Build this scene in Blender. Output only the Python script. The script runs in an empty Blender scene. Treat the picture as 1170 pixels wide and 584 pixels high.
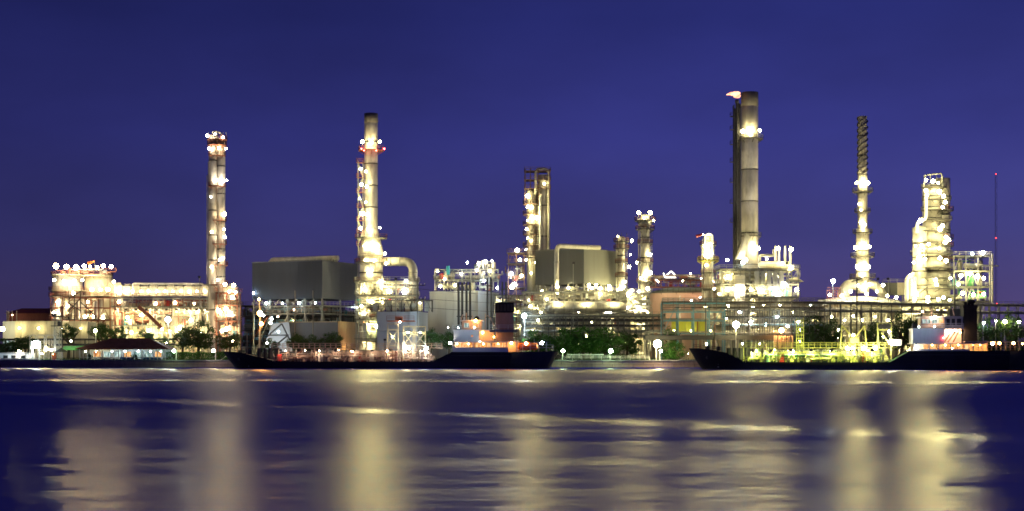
import bpy, bmesh, math, random
from mathutils import Vector, Matrix, noise

# ------------------------------------------------------------------ camera, sky, exposure
F = 1607.0            # focal length in pixels of the 1170 px wide photograph
HZ = 402.7            # horizon row
CH = 4.0              # eye height above the river
GZ = 1.8              # level of the made ground behind the quay
PI = math.pi
sc = bpy.context.scene
C = sc.collection
cam_d = bpy.data.cameras.new('camera')
cam = bpy.data.objects.new('camera', cam_d); C.objects.link(cam)
cam.location = (0, 0, CH); cam.rotation_euler = (PI/2, 0, 0)
cam_d.sensor_width = 36.0; cam_d.lens = 36.0*F/1170.0
cam_d.shift_y = (HZ-292.0)/1170.0
cam_d.clip_start = 0.5; cam_d.clip_end = 20000
sc.camera = cam
sc.view_settings.view_transform = 'Standard'
try: sc.view_settings.look = 'None'
except Exception: pass
sc.view_settings.exposure = 0.0
sc.view_settings.gamma = 1.0
sc.cycles.max_bounces = 5; sc.cycles.diffuse_bounces = 2; sc.cycles.glossy_bounces = 3
sc.cycles.transmission_bounces = 3; sc.cycles.transparent_max_bounces = 8
sc.cycles.caustics_reflective = False; sc.cycles.caustics_refractive = False
sc.cycles.sample_clamp_indirect = 4.0
sc.cycles.sample_clamp_direct = 0.0
sc.cycles.use_light_tree = True
sc.cycles.use_denoising = True
try:
    sc.cycles.denoiser = 'OPENIMAGEDENOISE'
except Exception: pass
sc.cycles.pixel_filter_type = 'BLACKMAN_HARRIS'
sc.cycles.filter_width = 1.7

world = bpy.data.worlds.new('World'); sc.world = world; world.use_nodes = True
def build_world():
    nt = world.node_tree; nt.nodes.clear(); N = nt.nodes.new; L = nt.links.new
    tc = N('ShaderNodeTexCoord'); sep = N('ShaderNodeSeparateXYZ'); L(tc.outputs['Generated'], sep.inputs[0])
    ramp = N('ShaderNodeValToRGB'); L(sep.outputs['Z'], ramp.inputs[0])
    cr = ramp.color_ramp
    stops = [(0.0, (.078, .050, .140)), (.035, (.062, .049, .165)), (.08, (.045, .044, .195)),
             (.15, (.033, .036, .215)), (.23, (.018, .022, .150)), (.5, (.010, .012, .10)), (1.0, (.005, .006, .055))]
    while len(cr.elements) < len(stops): cr.elements.new(.5)
    for e, (p, c) in zip(cr.elements, stops): e.position = p; e.color = (*c, 1)
    # soft dusk clouds, long and thin
    mp = N('ShaderNodeMapping'); mp.inputs['Scale'].default_value = (2.6, 2.6, 6); L(tc.outputs['Generated'], mp.inputs[0])
    nz = N('ShaderNodeTexNoise'); nz.inputs['Scale'].default_value = 1.6; nz.inputs['Detail'].default_value = 5
    nz.inputs['Roughness'].default_value = .5; L(mp.outputs[0], nz.inputs['Vector'])
    mr = N('ShaderNodeMapRange'); mr.inputs[1].default_value = .3; mr.inputs[2].default_value = .7
    mr.inputs[3].default_value = .80; mr.inputs[4].default_value = 1.14; L(nz.outputs[0], mr.inputs[0])
    # the afterglow is a little to the right, the left of the sky is deeper
    mx = N('ShaderNodeMapRange'); mx.inputs[1].default_value = -.4; mx.inputs[2].default_value = .15
    mx.inputs[3].default_value = .56; mx.inputs[4].default_value = 1.06; L(sep.outputs['X'], mx.inputs[0])
    mm = N('ShaderNodeMath'); mm.operation = 'MULTIPLY'; L(mr.outputs[0], mm.inputs[0]); L(mx.outputs[0], mm.inputs[1])
    sky = N('ShaderNodeTexSky'); sky.sky_type = 'NISHITA'; sky.sun_disc = False
    sky.sun_elevation = math.radians(-4); sky.sun_rotation = math.radians(60)
    vm = N('ShaderNodeVectorMath'); vm.operation = 'SCALE'; L(ramp.outputs[0], vm.inputs[0]); L(mm.outputs[0], vm.inputs[3])
    b1 = N('ShaderNodeBackground'); b1.inputs[1].default_value = 1.0; L(vm.outputs[0], b1.inputs[0])
    b2 = N('ShaderNodeBackground'); b2.inputs[1].default_value = .05; L(sky.outputs[0], b2.inputs[0])
    ad = N('ShaderNodeAddShader'); L(b1.outputs[0], ad.inputs[0]); L(b2.outputs[0], ad.inputs[1])
    out = N('ShaderNodeOutputWorld'); L(ad.outputs[0], out.inputs[0])
build_world()

LP = 1.38     # every lamp's power is multiplied by this
rnd = random.Random(7)

# ------------------------------------------------------------------ materials
MATS = {}
def mat(name, col, rough=.55, metal=0.0, var=.25, dirt=.3, scale=.6, bump=.0, ribs=0, spec=.4):
    if name in MATS: return MATS[name]
    m = bpy.data.materials.new(name); m.use_nodes = True; MATS[name] = m
    nt = m.node_tree; N = nt.nodes.new; L = nt.links.new
    b = nt.nodes['Principled BSDF']
    b.inputs['Metallic'].default_value = metal
    b.inputs['Specular IOR Level'].default_value = spec
    g = N('ShaderNodeNewGeometry'); oi = N('ShaderNodeObjectInfo')
    mp = N('ShaderNodeMapping'); mp.inputs['Scale'].default_value = (1, 1, .22); L(g.outputs['Position'], mp.inputs[0])
    n1 = N('ShaderNodeTexNoise'); n1.inputs['Scale'].default_value = scale; n1.inputs['Detail'].default_value = 6
    n1.inputs['Roughness'].default_value = .65; L(mp.outputs[0], n1.inputs['Vector'])
    n2 = N('ShaderNodeTexNoise'); n2.inputs['Scale'].default_value = scale*5; n2.inputs['Detail'].default_value = 3
    L(mp.outputs[0], n2.inputs['Vector'])
    mr = N('ShaderNodeMapRange'); mr.inputs[1].default_value = .35; mr.inputs[2].default_value = .7
    mr.inputs[3].default_value = 1+var*.4; mr.inputs[4].default_value = 1-var; L(n1.outputs[0], mr.inputs[0])
    mo = N('ShaderNodeMapRange'); mo.inputs[3].default_value = 1-var*.6; mo.inputs[4].default_value = 1+var*.3
    L(oi.outputs['Random'], mo.inputs[0])
    mu = N('ShaderNodeMath'); mu.operation = 'MULTIPLY'; L(mr.outputs[0], mu.inputs[0]); L(mo.outputs[0], mu.inputs[1])
    sc_ = N('ShaderNodeVectorMath'); sc_.operation = 'SCALE'; sc_.inputs[0].default_value = col; L(mu.outputs[0], sc_.inputs[3])
    md = N('ShaderNodeMapRange'); md.inputs[1].default_value = .56; md.inputs[2].default_value = .75
    md.inputs[3].default_value = 0; md.inputs[4].default_value = dirt; L(n2.outputs[0], md.inputs[0])
    mix = N('ShaderNodeMix'); mix.data_type = 'RGBA'; L(md.outputs[0], mix.inputs[0]); L(sc_.outputs[0], mix.inputs[6])
    mix.inputs[7].default_value = (.12*min(1, col[0]*3), .07*min(1, col[1]*3), .04*min(1, col[2]*3), 1)
    L(mix.outputs[2], b.inputs['Base Color'])
    rr = N('ShaderNodeMapRange'); rr.inputs[3].default_value = rough-.12; rr.inputs[4].default_value = min(1, rough+.15)
    L(n1.outputs[0], rr.inputs[0]); L(rr.outputs[0], b.inputs['Roughness'])
    if bump or ribs:
        bp = N('ShaderNodeBump'); bp.inputs['Strength'].default_value = max(bump, .5 if ribs else 0); bp.inputs['Distance'].default_value = .05
        if ribs:
            tc = N('ShaderNodeTexCoord'); w = N('ShaderNodeTexWave'); w.inputs['Scale'].default_value = ribs
            w.inputs['Distortion'].default_value = 0; L(g.outputs['Position'], w.inputs['Vector']); L(w.outputs[1], bp.inputs['Height'])
        else: L(n2.outputs[0], bp.inputs['Height'])
        L(bp.outputs[0], b.inputs['Normal'])
    return m

STEEL = mat('galvanised steel', (.34, .33, .29), .5, .2)
CREAM = mat('cream painted steel', (.62, .55, .40), .5)
WHITE = mat('white painted steel', (.74, .72, .66), .45, var=.15)
DARK = mat('dark weathered steel', (.055, .05, .048), .6)
RUST = mat('faded red oxide steel', (.33, .12, .07), .6, dirt=.5)
STACK = mat('aluminium lagging of stacks', (.52, .47, .40), .42, .15, var=.42, scale=.45, dirt=.4)
LAG = mat('pale pipe lagging', (.56, .52, .42), .42, .25, var=.3)
PRIMED = mat('grey primed steel', (.16, .16, .15), .6)
GREYCLAD_SHADED = mat('shaded grey corrugated cladding', (.030, .040, .066), .6, .0, var=.05, dirt=.12, scale=.12, ribs=2.2)  # shaded face of the cooler box, shade put into the colour
GREYCLAD_LIT = mat('lit grey corrugated cladding', (.115, .125, .150), .6, .0, var=.05, dirt=.12, scale=.12, ribs=2.2)  # same cladding in a lighter tone, coloured as the lit face
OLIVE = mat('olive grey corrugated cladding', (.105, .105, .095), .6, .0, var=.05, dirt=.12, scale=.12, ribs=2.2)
LGREY = mat('light grey cladding', (.46, .47, .50), .55, .05, var=.14, dirt=.15, scale=.15)
TANCLAD = mat('tan rendered wall', (.40, .31, .21), .8, var=.15)
GRATE = mat('deck grating', (.11, .10, .085), .7)
CONC = mat('concrete', (.26, .24, .21), .85, bump=.4, scale=.8)
BRICKC = mat('quay brick', (.42, .28, .20), .9, bump=.3, scale=1.5)
MORTAR = mat('quay mortar', (.08, .07, .06), .9)
BLUES = mat('pale blue painted steel', (.18, .42, .55), .5)
PINK = mat('salmon tank paint', (.50, .32, .25), .55, var=.14, dirt=.2, scale=.2)
TANKROOF = mat('tank roof grey green', (.26, .30, .26), .6)
YEL = mat('yellow painted steel', (.62, .52, .06), .5)
GRN = mat('green painted steel', (.06, .30, .10), .5)
ROOFR = mat('maroon roof tile', (.125, .026, .022), .7, bump=.3)
TEAL = mat('teal painted steel', (.04, .32, .36), .5)
REDP = mat('red painted steel', (.5, .04, .03), .5)
HULL = mat('black ship hull', (.012, .012, .014), .45, var=.5, dirt=.4, scale=.25)
HULLG = mat('grey ship transom', (.06, .062, .06), .6)
SHIPW = mat('white ship house', (.80, .80, .84), .45, var=.1, dirt=.12)
SHIPP = mat('primrose ship house', (.60, .46, .36), .5, var=.15)
DECKR = mat('red ship deck', (.15, .07, .05), .7)
DECKG = mat('green ship deck', (.05, .18, .07), .7)
BOATO = mat('orange lifeboat shell', (.65, .16, .03), .4)
CORAL = mat('salmon deck pipe', (.50, .38, .30), .5)
LIME = mat('yellow deck pipe', (.58, .56, .16), .5)
TRUNK = mat('tree bark', (.07, .05, .035), .9, bump=.5)
SOIL = mat('bare soil and gravel', (.09, .08, .055), .95, bump=.5)
ASPH = mat('asphalt', (.05, .05, .05), .9)
TARP = mat('blue tarpaulin', (.05, .16, .42), .6)
SOLAR = mat('black rubber', (.02, .02, .02), .8)

def foliage(name, a, b):
    m = bpy.data.materials.new(name); m.use_nodes = True
    nt = m.node_tree; N = nt.nodes.new; L = nt.links.new
    bs = nt.nodes['Principled BSDF']; g = N('ShaderNodeNewGeometry')
    r = N('ShaderNodeValToRGB'); r.color_ramp.elements[0].color = (*a, 1); r.color_ramp.elements[1].color = (*b, 1)
    L(g.outputs['Random Per Island'], r.inputs[0]); L(r.outputs[0], bs.inputs['Base Color'])
    bs.inputs['Roughness'].default_value = .6; bs.inputs['Specular IOR Level'].default_value = .3
    tr = N('ShaderNodeBsdfTranslucent'); L(r.outputs[0], tr.inputs[0])
    mx = N('ShaderNodeMixShader'); mx.inputs[0].default_value = .25
    L(bs.outputs[0], mx.inputs[1]); L(tr.outputs[0], mx.inputs[2]); L(mx.outputs[0], nt.nodes['Material Output'].inputs[0])
    return m
LEAF = foliage('mango leaves', (.022, .05, .012), (.05, .11, .022))
LEAF2 = foliage('bright leaves', (.035, .11, .015), (.07, .19, .03))

def glass():
    m = bpy.data.materials.new('window glass'); m.use_nodes = True
    b = m.node_tree.nodes['Principled BSDF']
    b.inputs['Base Color'].default_value = (.02, .025, .03, 1); b.inputs['Roughness'].default_value = .08
    return m
GLASS = glass()

COLS = {'warm': (1.0, .80, .46), 'yel': (1.0, .88, .42), 'lime': (.90, 1.0, .36), 'white': (1.0, .93, .74),
        'cool': (.72, .93, 1.0), 'orange': (1.0, .46, .13), 'red': (1.0, .06, .05), 'pink': (1.0, .68, .46), 'green': (.62, 1.0, .55)}
EM = {}
def em(col, s):
    k = (col, round(s, 1))
    if k in EM: return EM[k]
    m = bpy.data.materials.new('%s lamp glass' % col); m.use_nodes = True
    nt = m.node_tree; nt.nodes.clear()
    e = nt.nodes.new('ShaderNodeEmission'); e.inputs[0].default_value = (*COLS[col], 1); e.inputs[1].default_value = s
    o = nt.nodes.new('ShaderNodeOutputMaterial'); nt.links.new(e.outputs[0], o.inputs[0])
    EM[k] = m; return m
def litpane(name, c1, c2, s):
    m = bpy.data.materials.new(name); m.use_nodes = True
    nt = m.node_tree; nt.nodes.clear(); N = nt.nodes.new; L = nt.links.new
    g = N('ShaderNodeNewGeometry'); mp = N('ShaderNodeMapping'); mp.inputs['Scale'].default_value = (2.2, 2.2, .5)
    n = N('ShaderNodeTexNoise'); n.inputs['Scale'].default_value = 1.3; n.inputs['Detail'].default_value = 2
    L(g.outputs['Position'], mp.inputs[0]); L(mp.outputs[0], n.inputs['Vector'])
    r = N('ShaderNodeValToRGB'); r.color_ramp.elements[0].position = .38; r.color_ramp.elements[1].position = .62
    r.color_ramp.elements[0].color = (*c1, 1); r.color_ramp.elements[1].color = (*c2, 1)
    L(n.outputs[0], r.inputs[0]); e = N('ShaderNodeEmission'); e.inputs[1].default_value = s
    o = N('ShaderNodeOutputMaterial'); L(r.outputs[0], e.inputs[0]); L(e.outputs[0], o.inputs[0])
    return m
PANEO = litpane('amber lit window glass', (.55, .16, .03), (1, .62, .26), 1.3)
PANEC = litpane('cool lit window glass', (.10, .22, .22), (.8, 1, .9), .9)

# ------------------------------------------------------------------ mesh library (shared between alike pieces)
LIB = {}
def lib(shape, m):
    k = (shape, m.name)
    if k in LIB: return LIB[k]
    bm = bmesh.new()
    if shape == 'box': bmesh.ops.create_cube(bm, size=1)
    elif shape.startswith('cyl'):
        n = int(shape[3:]); bmesh.ops.create_cone(bm, cap_ends=True, segments=n, radius1=1, radius2=1, depth=1)
        bmesh.ops.translate(bm, verts=bm.verts, vec=(0, 0, .5))
        for f in bm.faces: f.smooth = len(f.verts) == 4
    elif shape.startswith('cone'):
        bmesh.ops.create_cone(bm, cap_ends=True, segments=20, radius1=1, radius2=.5, depth=1)
        bmesh.ops.translate(bm, verts=bm.verts, vec=(0, 0, .5))
        for f in bm.faces: f.smooth = len(f.verts) == 4
    elif shape == 'ball':
        bmesh.ops.create_uvsphere(bm, u_segments=14, v_segments=8, radius=1)
        for f in bm.faces: f.smooth = True
    elif shape == 'globe':
        bmesh.ops.create_icosphere(bm, subdivisions=1, radius=1)
    elif shape == 'vessel':     # lying drum with dished ends, length 1 along x, radius 1 in yz (scaled by object)
        prof = [(-.5, 0), (-.49, .45), (-.46, .8), (-.42, 1), (.42, 1), (.46, .8), (.49, .45), (.5, 0)]
        n = 14; rings = []
        for x, r in prof:
            rings.append([bm.verts.new((x, r*math.cos(2*PI*i/n), r*math.sin(2*PI*i/n))) for i in range(n)] if r else [bm.verts.new((x, 0, 0))])
        for a, b in zip(rings, rings[1:]):
            for i in range(n):
                j = (i+1) % n
                if len(a) == 1: f = bm.faces.new((a[0], b[i], b[j]))
                elif len(b) == 1: f = bm.faces.new((a[i], b[0], a[j]))
                else: f = bm.faces.new((a[i], b[i], b[j], a[j]))
                f.smooth = True
        bmesh.ops.recalc_face_normals(bm, faces=bm.faces)
    me = bpy.data.meshes.new(shape); bm.to_mesh(me); bm.free(); me.materials.append(m)
    LIB[k] = me; return me

def bm_bar(bm, p, q, w, h=None):
    p = Vector(p); q = Vector(q); h = h or w; d = q-p; l = d.length
    if l < 1e-6: return
    rot = d.to_track_quat('Z', 'Y').to_matrix().to_4x4()
    bmesh.ops.create_cube(bm, size=1, matrix=Matrix.Translation((p+q)/2) @ rot @ Matrix.Diagonal((w, h, l, 1)))
def bm_box(bm, x0, x1, y0, y1, z0, z1):
    bmesh.ops.create_cube(bm, size=1, matrix=Matrix.Translation(((x0+x1)/2, (y0+y1)/2, (z0+z1)/2)) @ Matrix.Diagonal((x1-x0, y1-y0, z1-z0, 1)))
def to_mesh(bm, name, m, smooth=False):
    if smooth:
        for f in bm.faces: f.smooth = True
    me = bpy.data.meshes.new(name); bm.to_mesh(me); bm.free()
    for x in (m if isinstance(m, (list, tuple)) else [m]): me.materials.append(x)
    return me
def tube_mesh(pts, r, m, n=10, bend=0):
    P = [Vector(p) for p in pts]
    if bend:
        Q = [P[0]]
        for a, b, c in zip(P, P[1:], P[2:]):
            d1 = (a-b).normalized(); d2 = (c-b).normalized(); s = b+d1*bend; e = b+d2*bend
            for k in range(7):
                t = k/6; Q.append((1-t)**2*s+2*t*(1-t)*b+t*t*e)
        Q.append(P[-1]); P = Q
    bm = bmesh.new(); rings = []; up = None
    for i, p in enumerate(P):
        d = ((P[min(i+1, len(P)-1)]-p).normalized()+(p-P[max(i-1, 0)]).normalized()).normalized()
        if up is None:
            up = d.orthogonal().normalized()
        up = (up-d*up.dot(d)).normalized(); s = d.cross(up)
        rings.append([bm.verts.new(p+r*(math.cos(2*PI*k/n)*up+math.sin(2*PI*k/n)*s)) for k in range(n)])
    for a, b in zip(rings, rings[1:]):
        for k in range(n):
            f = bm.faces.new((a[k], a[(k+1) % n], b[(k+1) % n], b[k])); f.smooth = True
    bm.faces.new(list(reversed(rings[0]))); bm.faces.new(rings[-1])
    return to_mesh(bm, 'tube', m)

def X(px, D): return (px-585.0)*D/F
def Zp(py, D): return CH+(HZ-py)*D/F

LAMPM = {}
def lamp_mesh(col, P, r):
    r = round(r*(1.2 if P >= 500 and col != 'red' else 1.0), 3)
    P = round(P, -1) or P; k = (col, P, r)
    if k in LAMPM: return LAMPM[k]
    bm = bmesh.new()
    bmesh.ops.create_icosphere(bm, subdivisions=2 if r > .45 else 1, radius=r)
    for f in bm.faces: f.smooth = True
    ng = len(bm.faces)
    bmesh.ops.create_cone(bm, cap_ends=True, segments=8, radius1=r*.3, radius2=r*.15, depth=r*.5, matrix=Matrix.Translation((0, 0, r*1.22)))
    bm.faces.ensure_lookup_table()
    for i, f in enumerate(bm.faces): f.material_index = 0 if i < ng else 1
    s = LP*P/(4*PI*PI*r*r)
    me = to_mesh(bm, 'lamp', [em(col, s), DARK]); LAMPM[k] = me; return me

HOODM = {}
def fill_hood_mesh(col, P):
    """added fill lamp that brightens the plant: opaque hood towards the river, glass facing the plant and down"""
    k = (col, P)
    if k in HOODM: return HOODM[k]
    bm = bmesh.new()
    bm_box(bm, -.32, .32, -.14, .02, -.24, .24); bm_box(bm, -.05, .05, -.1, 0, -.6, -.24)
    for x in (-.34, .34): bm_box(bm, x-.02, x+.02, -.14, .2, -.26, .26)
    bm_box(bm, -.36, .36, -.14, .2, .24, .28)
    n = len(bm.faces)
    f = bm.faces.new([bm.verts.new(v) for v in ((-.28, .05, -.2), (-.28, .05, .2), (.28, .05, .2), (.28, .05, -.2))])
    bm.faces.ensure_lookup_table()
    for i, g in enumerate(bm.faces): g.material_index = 1 if i < n else 0
    me = to_mesh(bm, 'hooded fill lamp', [em(col, LP*P/(PI*.224)), DARK]); HOODM[k] = me; return me

# ------------------------------------------------------------------ things and their parts
class T:
    def __init__(s, name, label, cat, px, D, z=GZ, rot=0, group=None, x=None):
        s.x = X(px, D) if x is None else x; s.D = D; s.z = z
        o = bpy.data.objects.new(name, None); C.objects.link(o); o.empty_display_size = .5
        o.location = (s.x, D, z); o.rotation_euler = (0, 0, rot)
        o['label'] = label; o['category'] = cat
        if group: o['group'] = group
        s.o = o
    def p(s, px, py, dy=0):
        D = s.D+dy; return Vector((X(px, D)-s.x, dy, Zp(py, D)-s.z))
    def add(s, name, me, M=None, parent=None, label=None):
        o = bpy.data.objects.new(name, me); C.objects.link(o)
        M = M if M is not None else Matrix()
        if parent is not None:
            o.parent = parent; o.matrix_parent_inverse = parent.matrix_basis.inverted(); o.matrix_basis = M
        else:
            o.parent = s.o; o.matrix_basis = M
        if label: o['label'] = label
        return o
    def box(s, name, x0, x1, y0, y1, z0, z1, m, **k):
        return s.add(name, lib('box', m), Matrix.Translation(((x0+x1)/2, (y0+y1)/2, (z0+z1)/2)) @ Matrix.Diagonal((abs(x1-x0), abs(y1-y0), abs(z1-z0), 1)), **k)
    def bar(s, name, p, q, w, m, h=None, **k):
        p = Vector(p); q = Vector(q); d = q-p
        R = d.to_track_quat('Z', 'Y').to_matrix().to_4x4()
        return s.add(name, lib('box', m), Matrix.Translation((p+q)/2) @ R @ Matrix.Diagonal((w, h or w, d.length, 1)), **k)
    def cyl(s, name, p, q, r, m, n=12, **k):
        p = Vector(p); q = Vector(q); d = q-p
        R = d.to_track_quat('Z', 'Y').to_matrix().to_4x4()
        return s.add(name, lib('cyl%d' % n, m), Matrix.Translation(p) @ R @ Matrix.Diagonal((r, r, d.length, 1)), **k)
    def ball(s, name, c, rx, ry, rz, m, **k):
        return s.add(name, lib('ball', m), Matrix.Translation(c) @ Matrix.Diagonal((rx, ry, rz, 1)), **k)
    def vessel(s, name, c, l, r, m, **k):
        return s.add(name, lib('vessel', m), Matrix.Translation(c) @ Matrix.Diagonal((l, r, r, 1)), **k)
    def tube(s, name, pts, r, m, n=10, bend=0, **k):
        return s.add(name, tube_mesh(pts, r, m, n, bend), **k)
    def lamp(s, c, col='yel', P=700, r=.32, **k):
        q = rnd.uniform(.68, 1.2); return s.add('lamp', lamp_mesh(col, P, r), Matrix.Translation(Vector(c)) @ Matrix.Diagonal((q, q, q, 1)), **k)
    def hood(s, c, col='yel', P=700, tilt=-.5, **k):
        return s.add('lamp', fill_hood_mesh(col, P), Matrix.Translation(Vector(c)) @ Matrix.Rotation(tilt, 4, 'X'), **k)  # added fill lamp, its glass turned away from the river
    def rail(s, pts, m=STEEL, h=1.1, step=2.0, w=.09, **k):
        bm = bmesh.new()
        pts = [Vector(p) for p in pts]
        for a, b in zip(pts, pts[1:]):
            for hh in (h, h*.55): bm_bar(bm, a+Vector((0, 0, hh)), b+Vector((0, 0, hh)), w)
            n = max(1, int((b-a).length/step))
            for i in range(n+1):
                q = a+(b-a)*i/n; bm_bar(bm, q, q+Vector((0, 0, h)), w)
        return s.add('handrail', to_mesh(bm, 'handrail', m), **k)
    def ladder(s, x, y, z0, z1, m=STEEL, cage=True, w=.6):
        bm = bmesh.new()
        for dx in (-w/2, w/2): bm_bar(bm, (x+dx, y, z0), (x+dx, y, z1), .09)
        z = z0
        while z < z1:
            bm_bar(bm, (x-w/2, y, z), (x+w/2, y, z), .05); z += .5
        if cage:
            z = z0+2
            while z < z1:
                pts = [(x+.5*math.cos(a), y-.5*math.sin(a)*1.1, z) for a in [PI*i/5 for i in range(6)]]
                for a, b in zip(pts, pts[1:]): bm_bar(bm, a, b, .06)
                z += 1.4
        return s.add('ladder', to_mesh(bm, 'ladder', m))
    def ring(s, cx, cy, z, r0, r1, m=GRATE, rm=STEEL, a0=0, a1=2*PI, n=20, th=.18):
        """round platform with its handrail as sub-part"""
        bm = bmesh.new(); V = []
        k = max(4, int(n*(a1-a0)/(2*PI)))
        for i in range(k+1):
            a = a0+(a1-a0)*i/k; c, q = math.cos(a), math.sin(a)
            V.append([bm.verts.new((cx+r*c, cy+r*q, zz)) for r, zz in ((r0, z), (r1, z), (r1, z-th), (r0, z-th))])
        for a, b in zip(V, V[1:]):
            for j in range(4): bm.faces.new((a[j], a[(j+1) % 4], b[(j+1) % 4], b[j]))
        if a1-a0 < 2*PI-.01: bm.faces.new(V[0][::-1]); bm.faces.new(V[-1])
        for i in range(0, k, 3):
            a = a0+(a1-a0)*(i+.5)/k; c, q = math.cos(a), math.sin(a)
            bm_bar(bm, (cx+r0*c, cy+r0*q, z-1.3), (cx+r1*.97*c, cy+r1*.97*q, z-th), .12)
        o = s.add('platform', to_mesh(bm, 'platform', m))
        pts = [(cx+r1*math.cos(a0+(a1-a0)*i/k), cy+r1*math.sin(a0+(a1-a0)*i/k), z) for i in range(k+1)]
        s.rail(pts, rm, step=1.6, parent=o)
        return o

def courses(t, cx, cy, r, z0, z1, m, n=4, seam=DARK, name='shell_course', sr=.09):
    for i in range(n):
        a = z0+(z1-z0)*i/n; b = z0+(z1-z0)*(i+1)/n
        t.cyl(name, (cx, cy, a), (cx, cy, b-.03), r, m, 24)
        if i < n-1: t.cyl('seam_ring', (cx, cy, b-.2), (cx, cy, b+.12), r+sr, seam, 24)

def frame(t, x0, x1, y0, y1, zs, nx, ny, m=STEEL, w=.34, decks=None, brace=.35, rails=True, zb=0, seed=1, rm=None, gm=GRATE):
    R = random.Random(seed)
    xs = [x0+(x1-x0)*i/nx for i in range(nx+1)]; ys = [y0+(y1-y0)*i/ny for i in range(ny+1)]
    for x in xs:
        for y in ys: t.bar('post', (x, y, zb), (x, y, zs[-1]-.02), w, m)
    for k, z in enumerate(zs):
        for y in ys: t.bar('beam', (x0-.2, y, z), (x1+.2, y, z), w*.8, m, w*1.1)
        for x in xs: t.bar('cross_beam', (x, y0-.12, z-.04), (x, y1+.12, z-.04), w*.7, m)
        if decks is None or k in decks:
            o = t.box('deck_grating', x0-.5, x1+.5, y0-.6, y1+.3, z+.24, z+.34, gm)
            if rails: t.rail([(x0-.5, y1, z+.34), (x0-.5, y0-.6, z+.34), (x1+.5, y0-.6, z+.34), (x1+.5, y1, z+.34)], rm or m, parent=o)
    lev = [zb]+list(zs)
    for a, b in zip(lev, lev[1:]):
        for i in range(nx):
            if R.random() < brace:
                if R.random() < .5:
                    t.bar('brace', (xs[i], y0, a), (xs[i+1], y0, b), w*.55, m)
                else:
                    mid = (xs[i]+xs[i+1])/2
                    t.bar('brace', (xs[i], y0, a), (mid, y0, b), w*.5, m); t.bar('brace', (xs[i+1], y0, a), (mid, y0, b), w*.5, m)

PAL = [LAG, CREAM, STEEL, WHITE, LAG]
def clutter(t, x0, x1, y0, y1, z0, z1, n, seed=1, pal=None, big=1.0):
    """equipment on one storey: drums, standpipes, exchangers, pipe runs, trays"""
    R = random.Random(seed); pal = pal or PAL; h = z1-z0
    for _ in range(n):
        x = R.uniform(x0, x1); y = R.uniform(y0, y1); m = R.choice(pal); k = R.random()
        if k < .18:
            l = R.uniform(2.5, 5)*big; r = min(h*.3, R.uniform(.45, .9)*big)
            x = min(max(x, x0+l/2), max(x0+l/2, x1-l/2))
            o = t.vessel('horizontal_drum', (x, y, z0+r+.5), l, r, m)
            for dx in (-l*.28, l*.28): t.box('saddle', x+dx-.15, x+dx+.15, y-r*.7, y+r*.7, z0, z0+r+.2, DARK, parent=o)
        elif k < .36:
            r = R.uniform(.4, .9)*big
            hh = h*R.uniform(.5, .9)
            o = t.cyl('vertical_vessel', (x, y, z0), (x, y, z0+hh), r, m, 14); t.ball('vessel_head', (x, y, z0+hh), r, r, r*.5, m, parent=o)
        elif k < .6:
            t.cyl('standpipe', (x, y, z0), (x, y, z1), R.uniform(.1, .26)*big, m, 8)
        elif k < .8:
            l = R.uniform(.25, .7)*(x1-x0); xa = R.uniform(x0, x1-l); z = z0+h*R.uniform(.45, .92)
            t.cyl('pipe_run', (xa, y, z), (xa+l, y, z), R.uniform(.1, .24)*big, m, 8)
        elif k < .92:
            z = z0+h*R.uniform(.3, .8); dx = R.choice((-1, 1))*R.uniform(1, 3)
            t.tube('pipe_loop', [(x, y, z0), (x, y, z), (x+dx, y, z), (x+dx, y, z1)], R.uniform(.12, .22), m, 8, .35)
        else:
            t.box('control_cabinet', x-.5, x+.5, y-.3, y+.3, z0, z0+min(h*.7, 1.9), R.choice([STEEL, WHITE, TEAL, REDP]))
            
def lamps_on(t, x0, x1, y, z, n, col='yel', P=500, r=.3, seed=1, jz=.4):
    R = random.Random(seed)
    for i in range(n):
        x = x0+(x1-x0)*(i+.5)/n+R.uniform(-.3, .3)
        t.lamp((x, y+R.uniform(-.3, .3), z+R.uniform(-jz, jz)), col, P, r)

def struct(name, me, M=None):
    o = bpy.data.objects.new(name, me); C.objects.link(o); o['kind'] = 'structure'
    if M is not None: o.matrix_world = M
    return o

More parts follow.
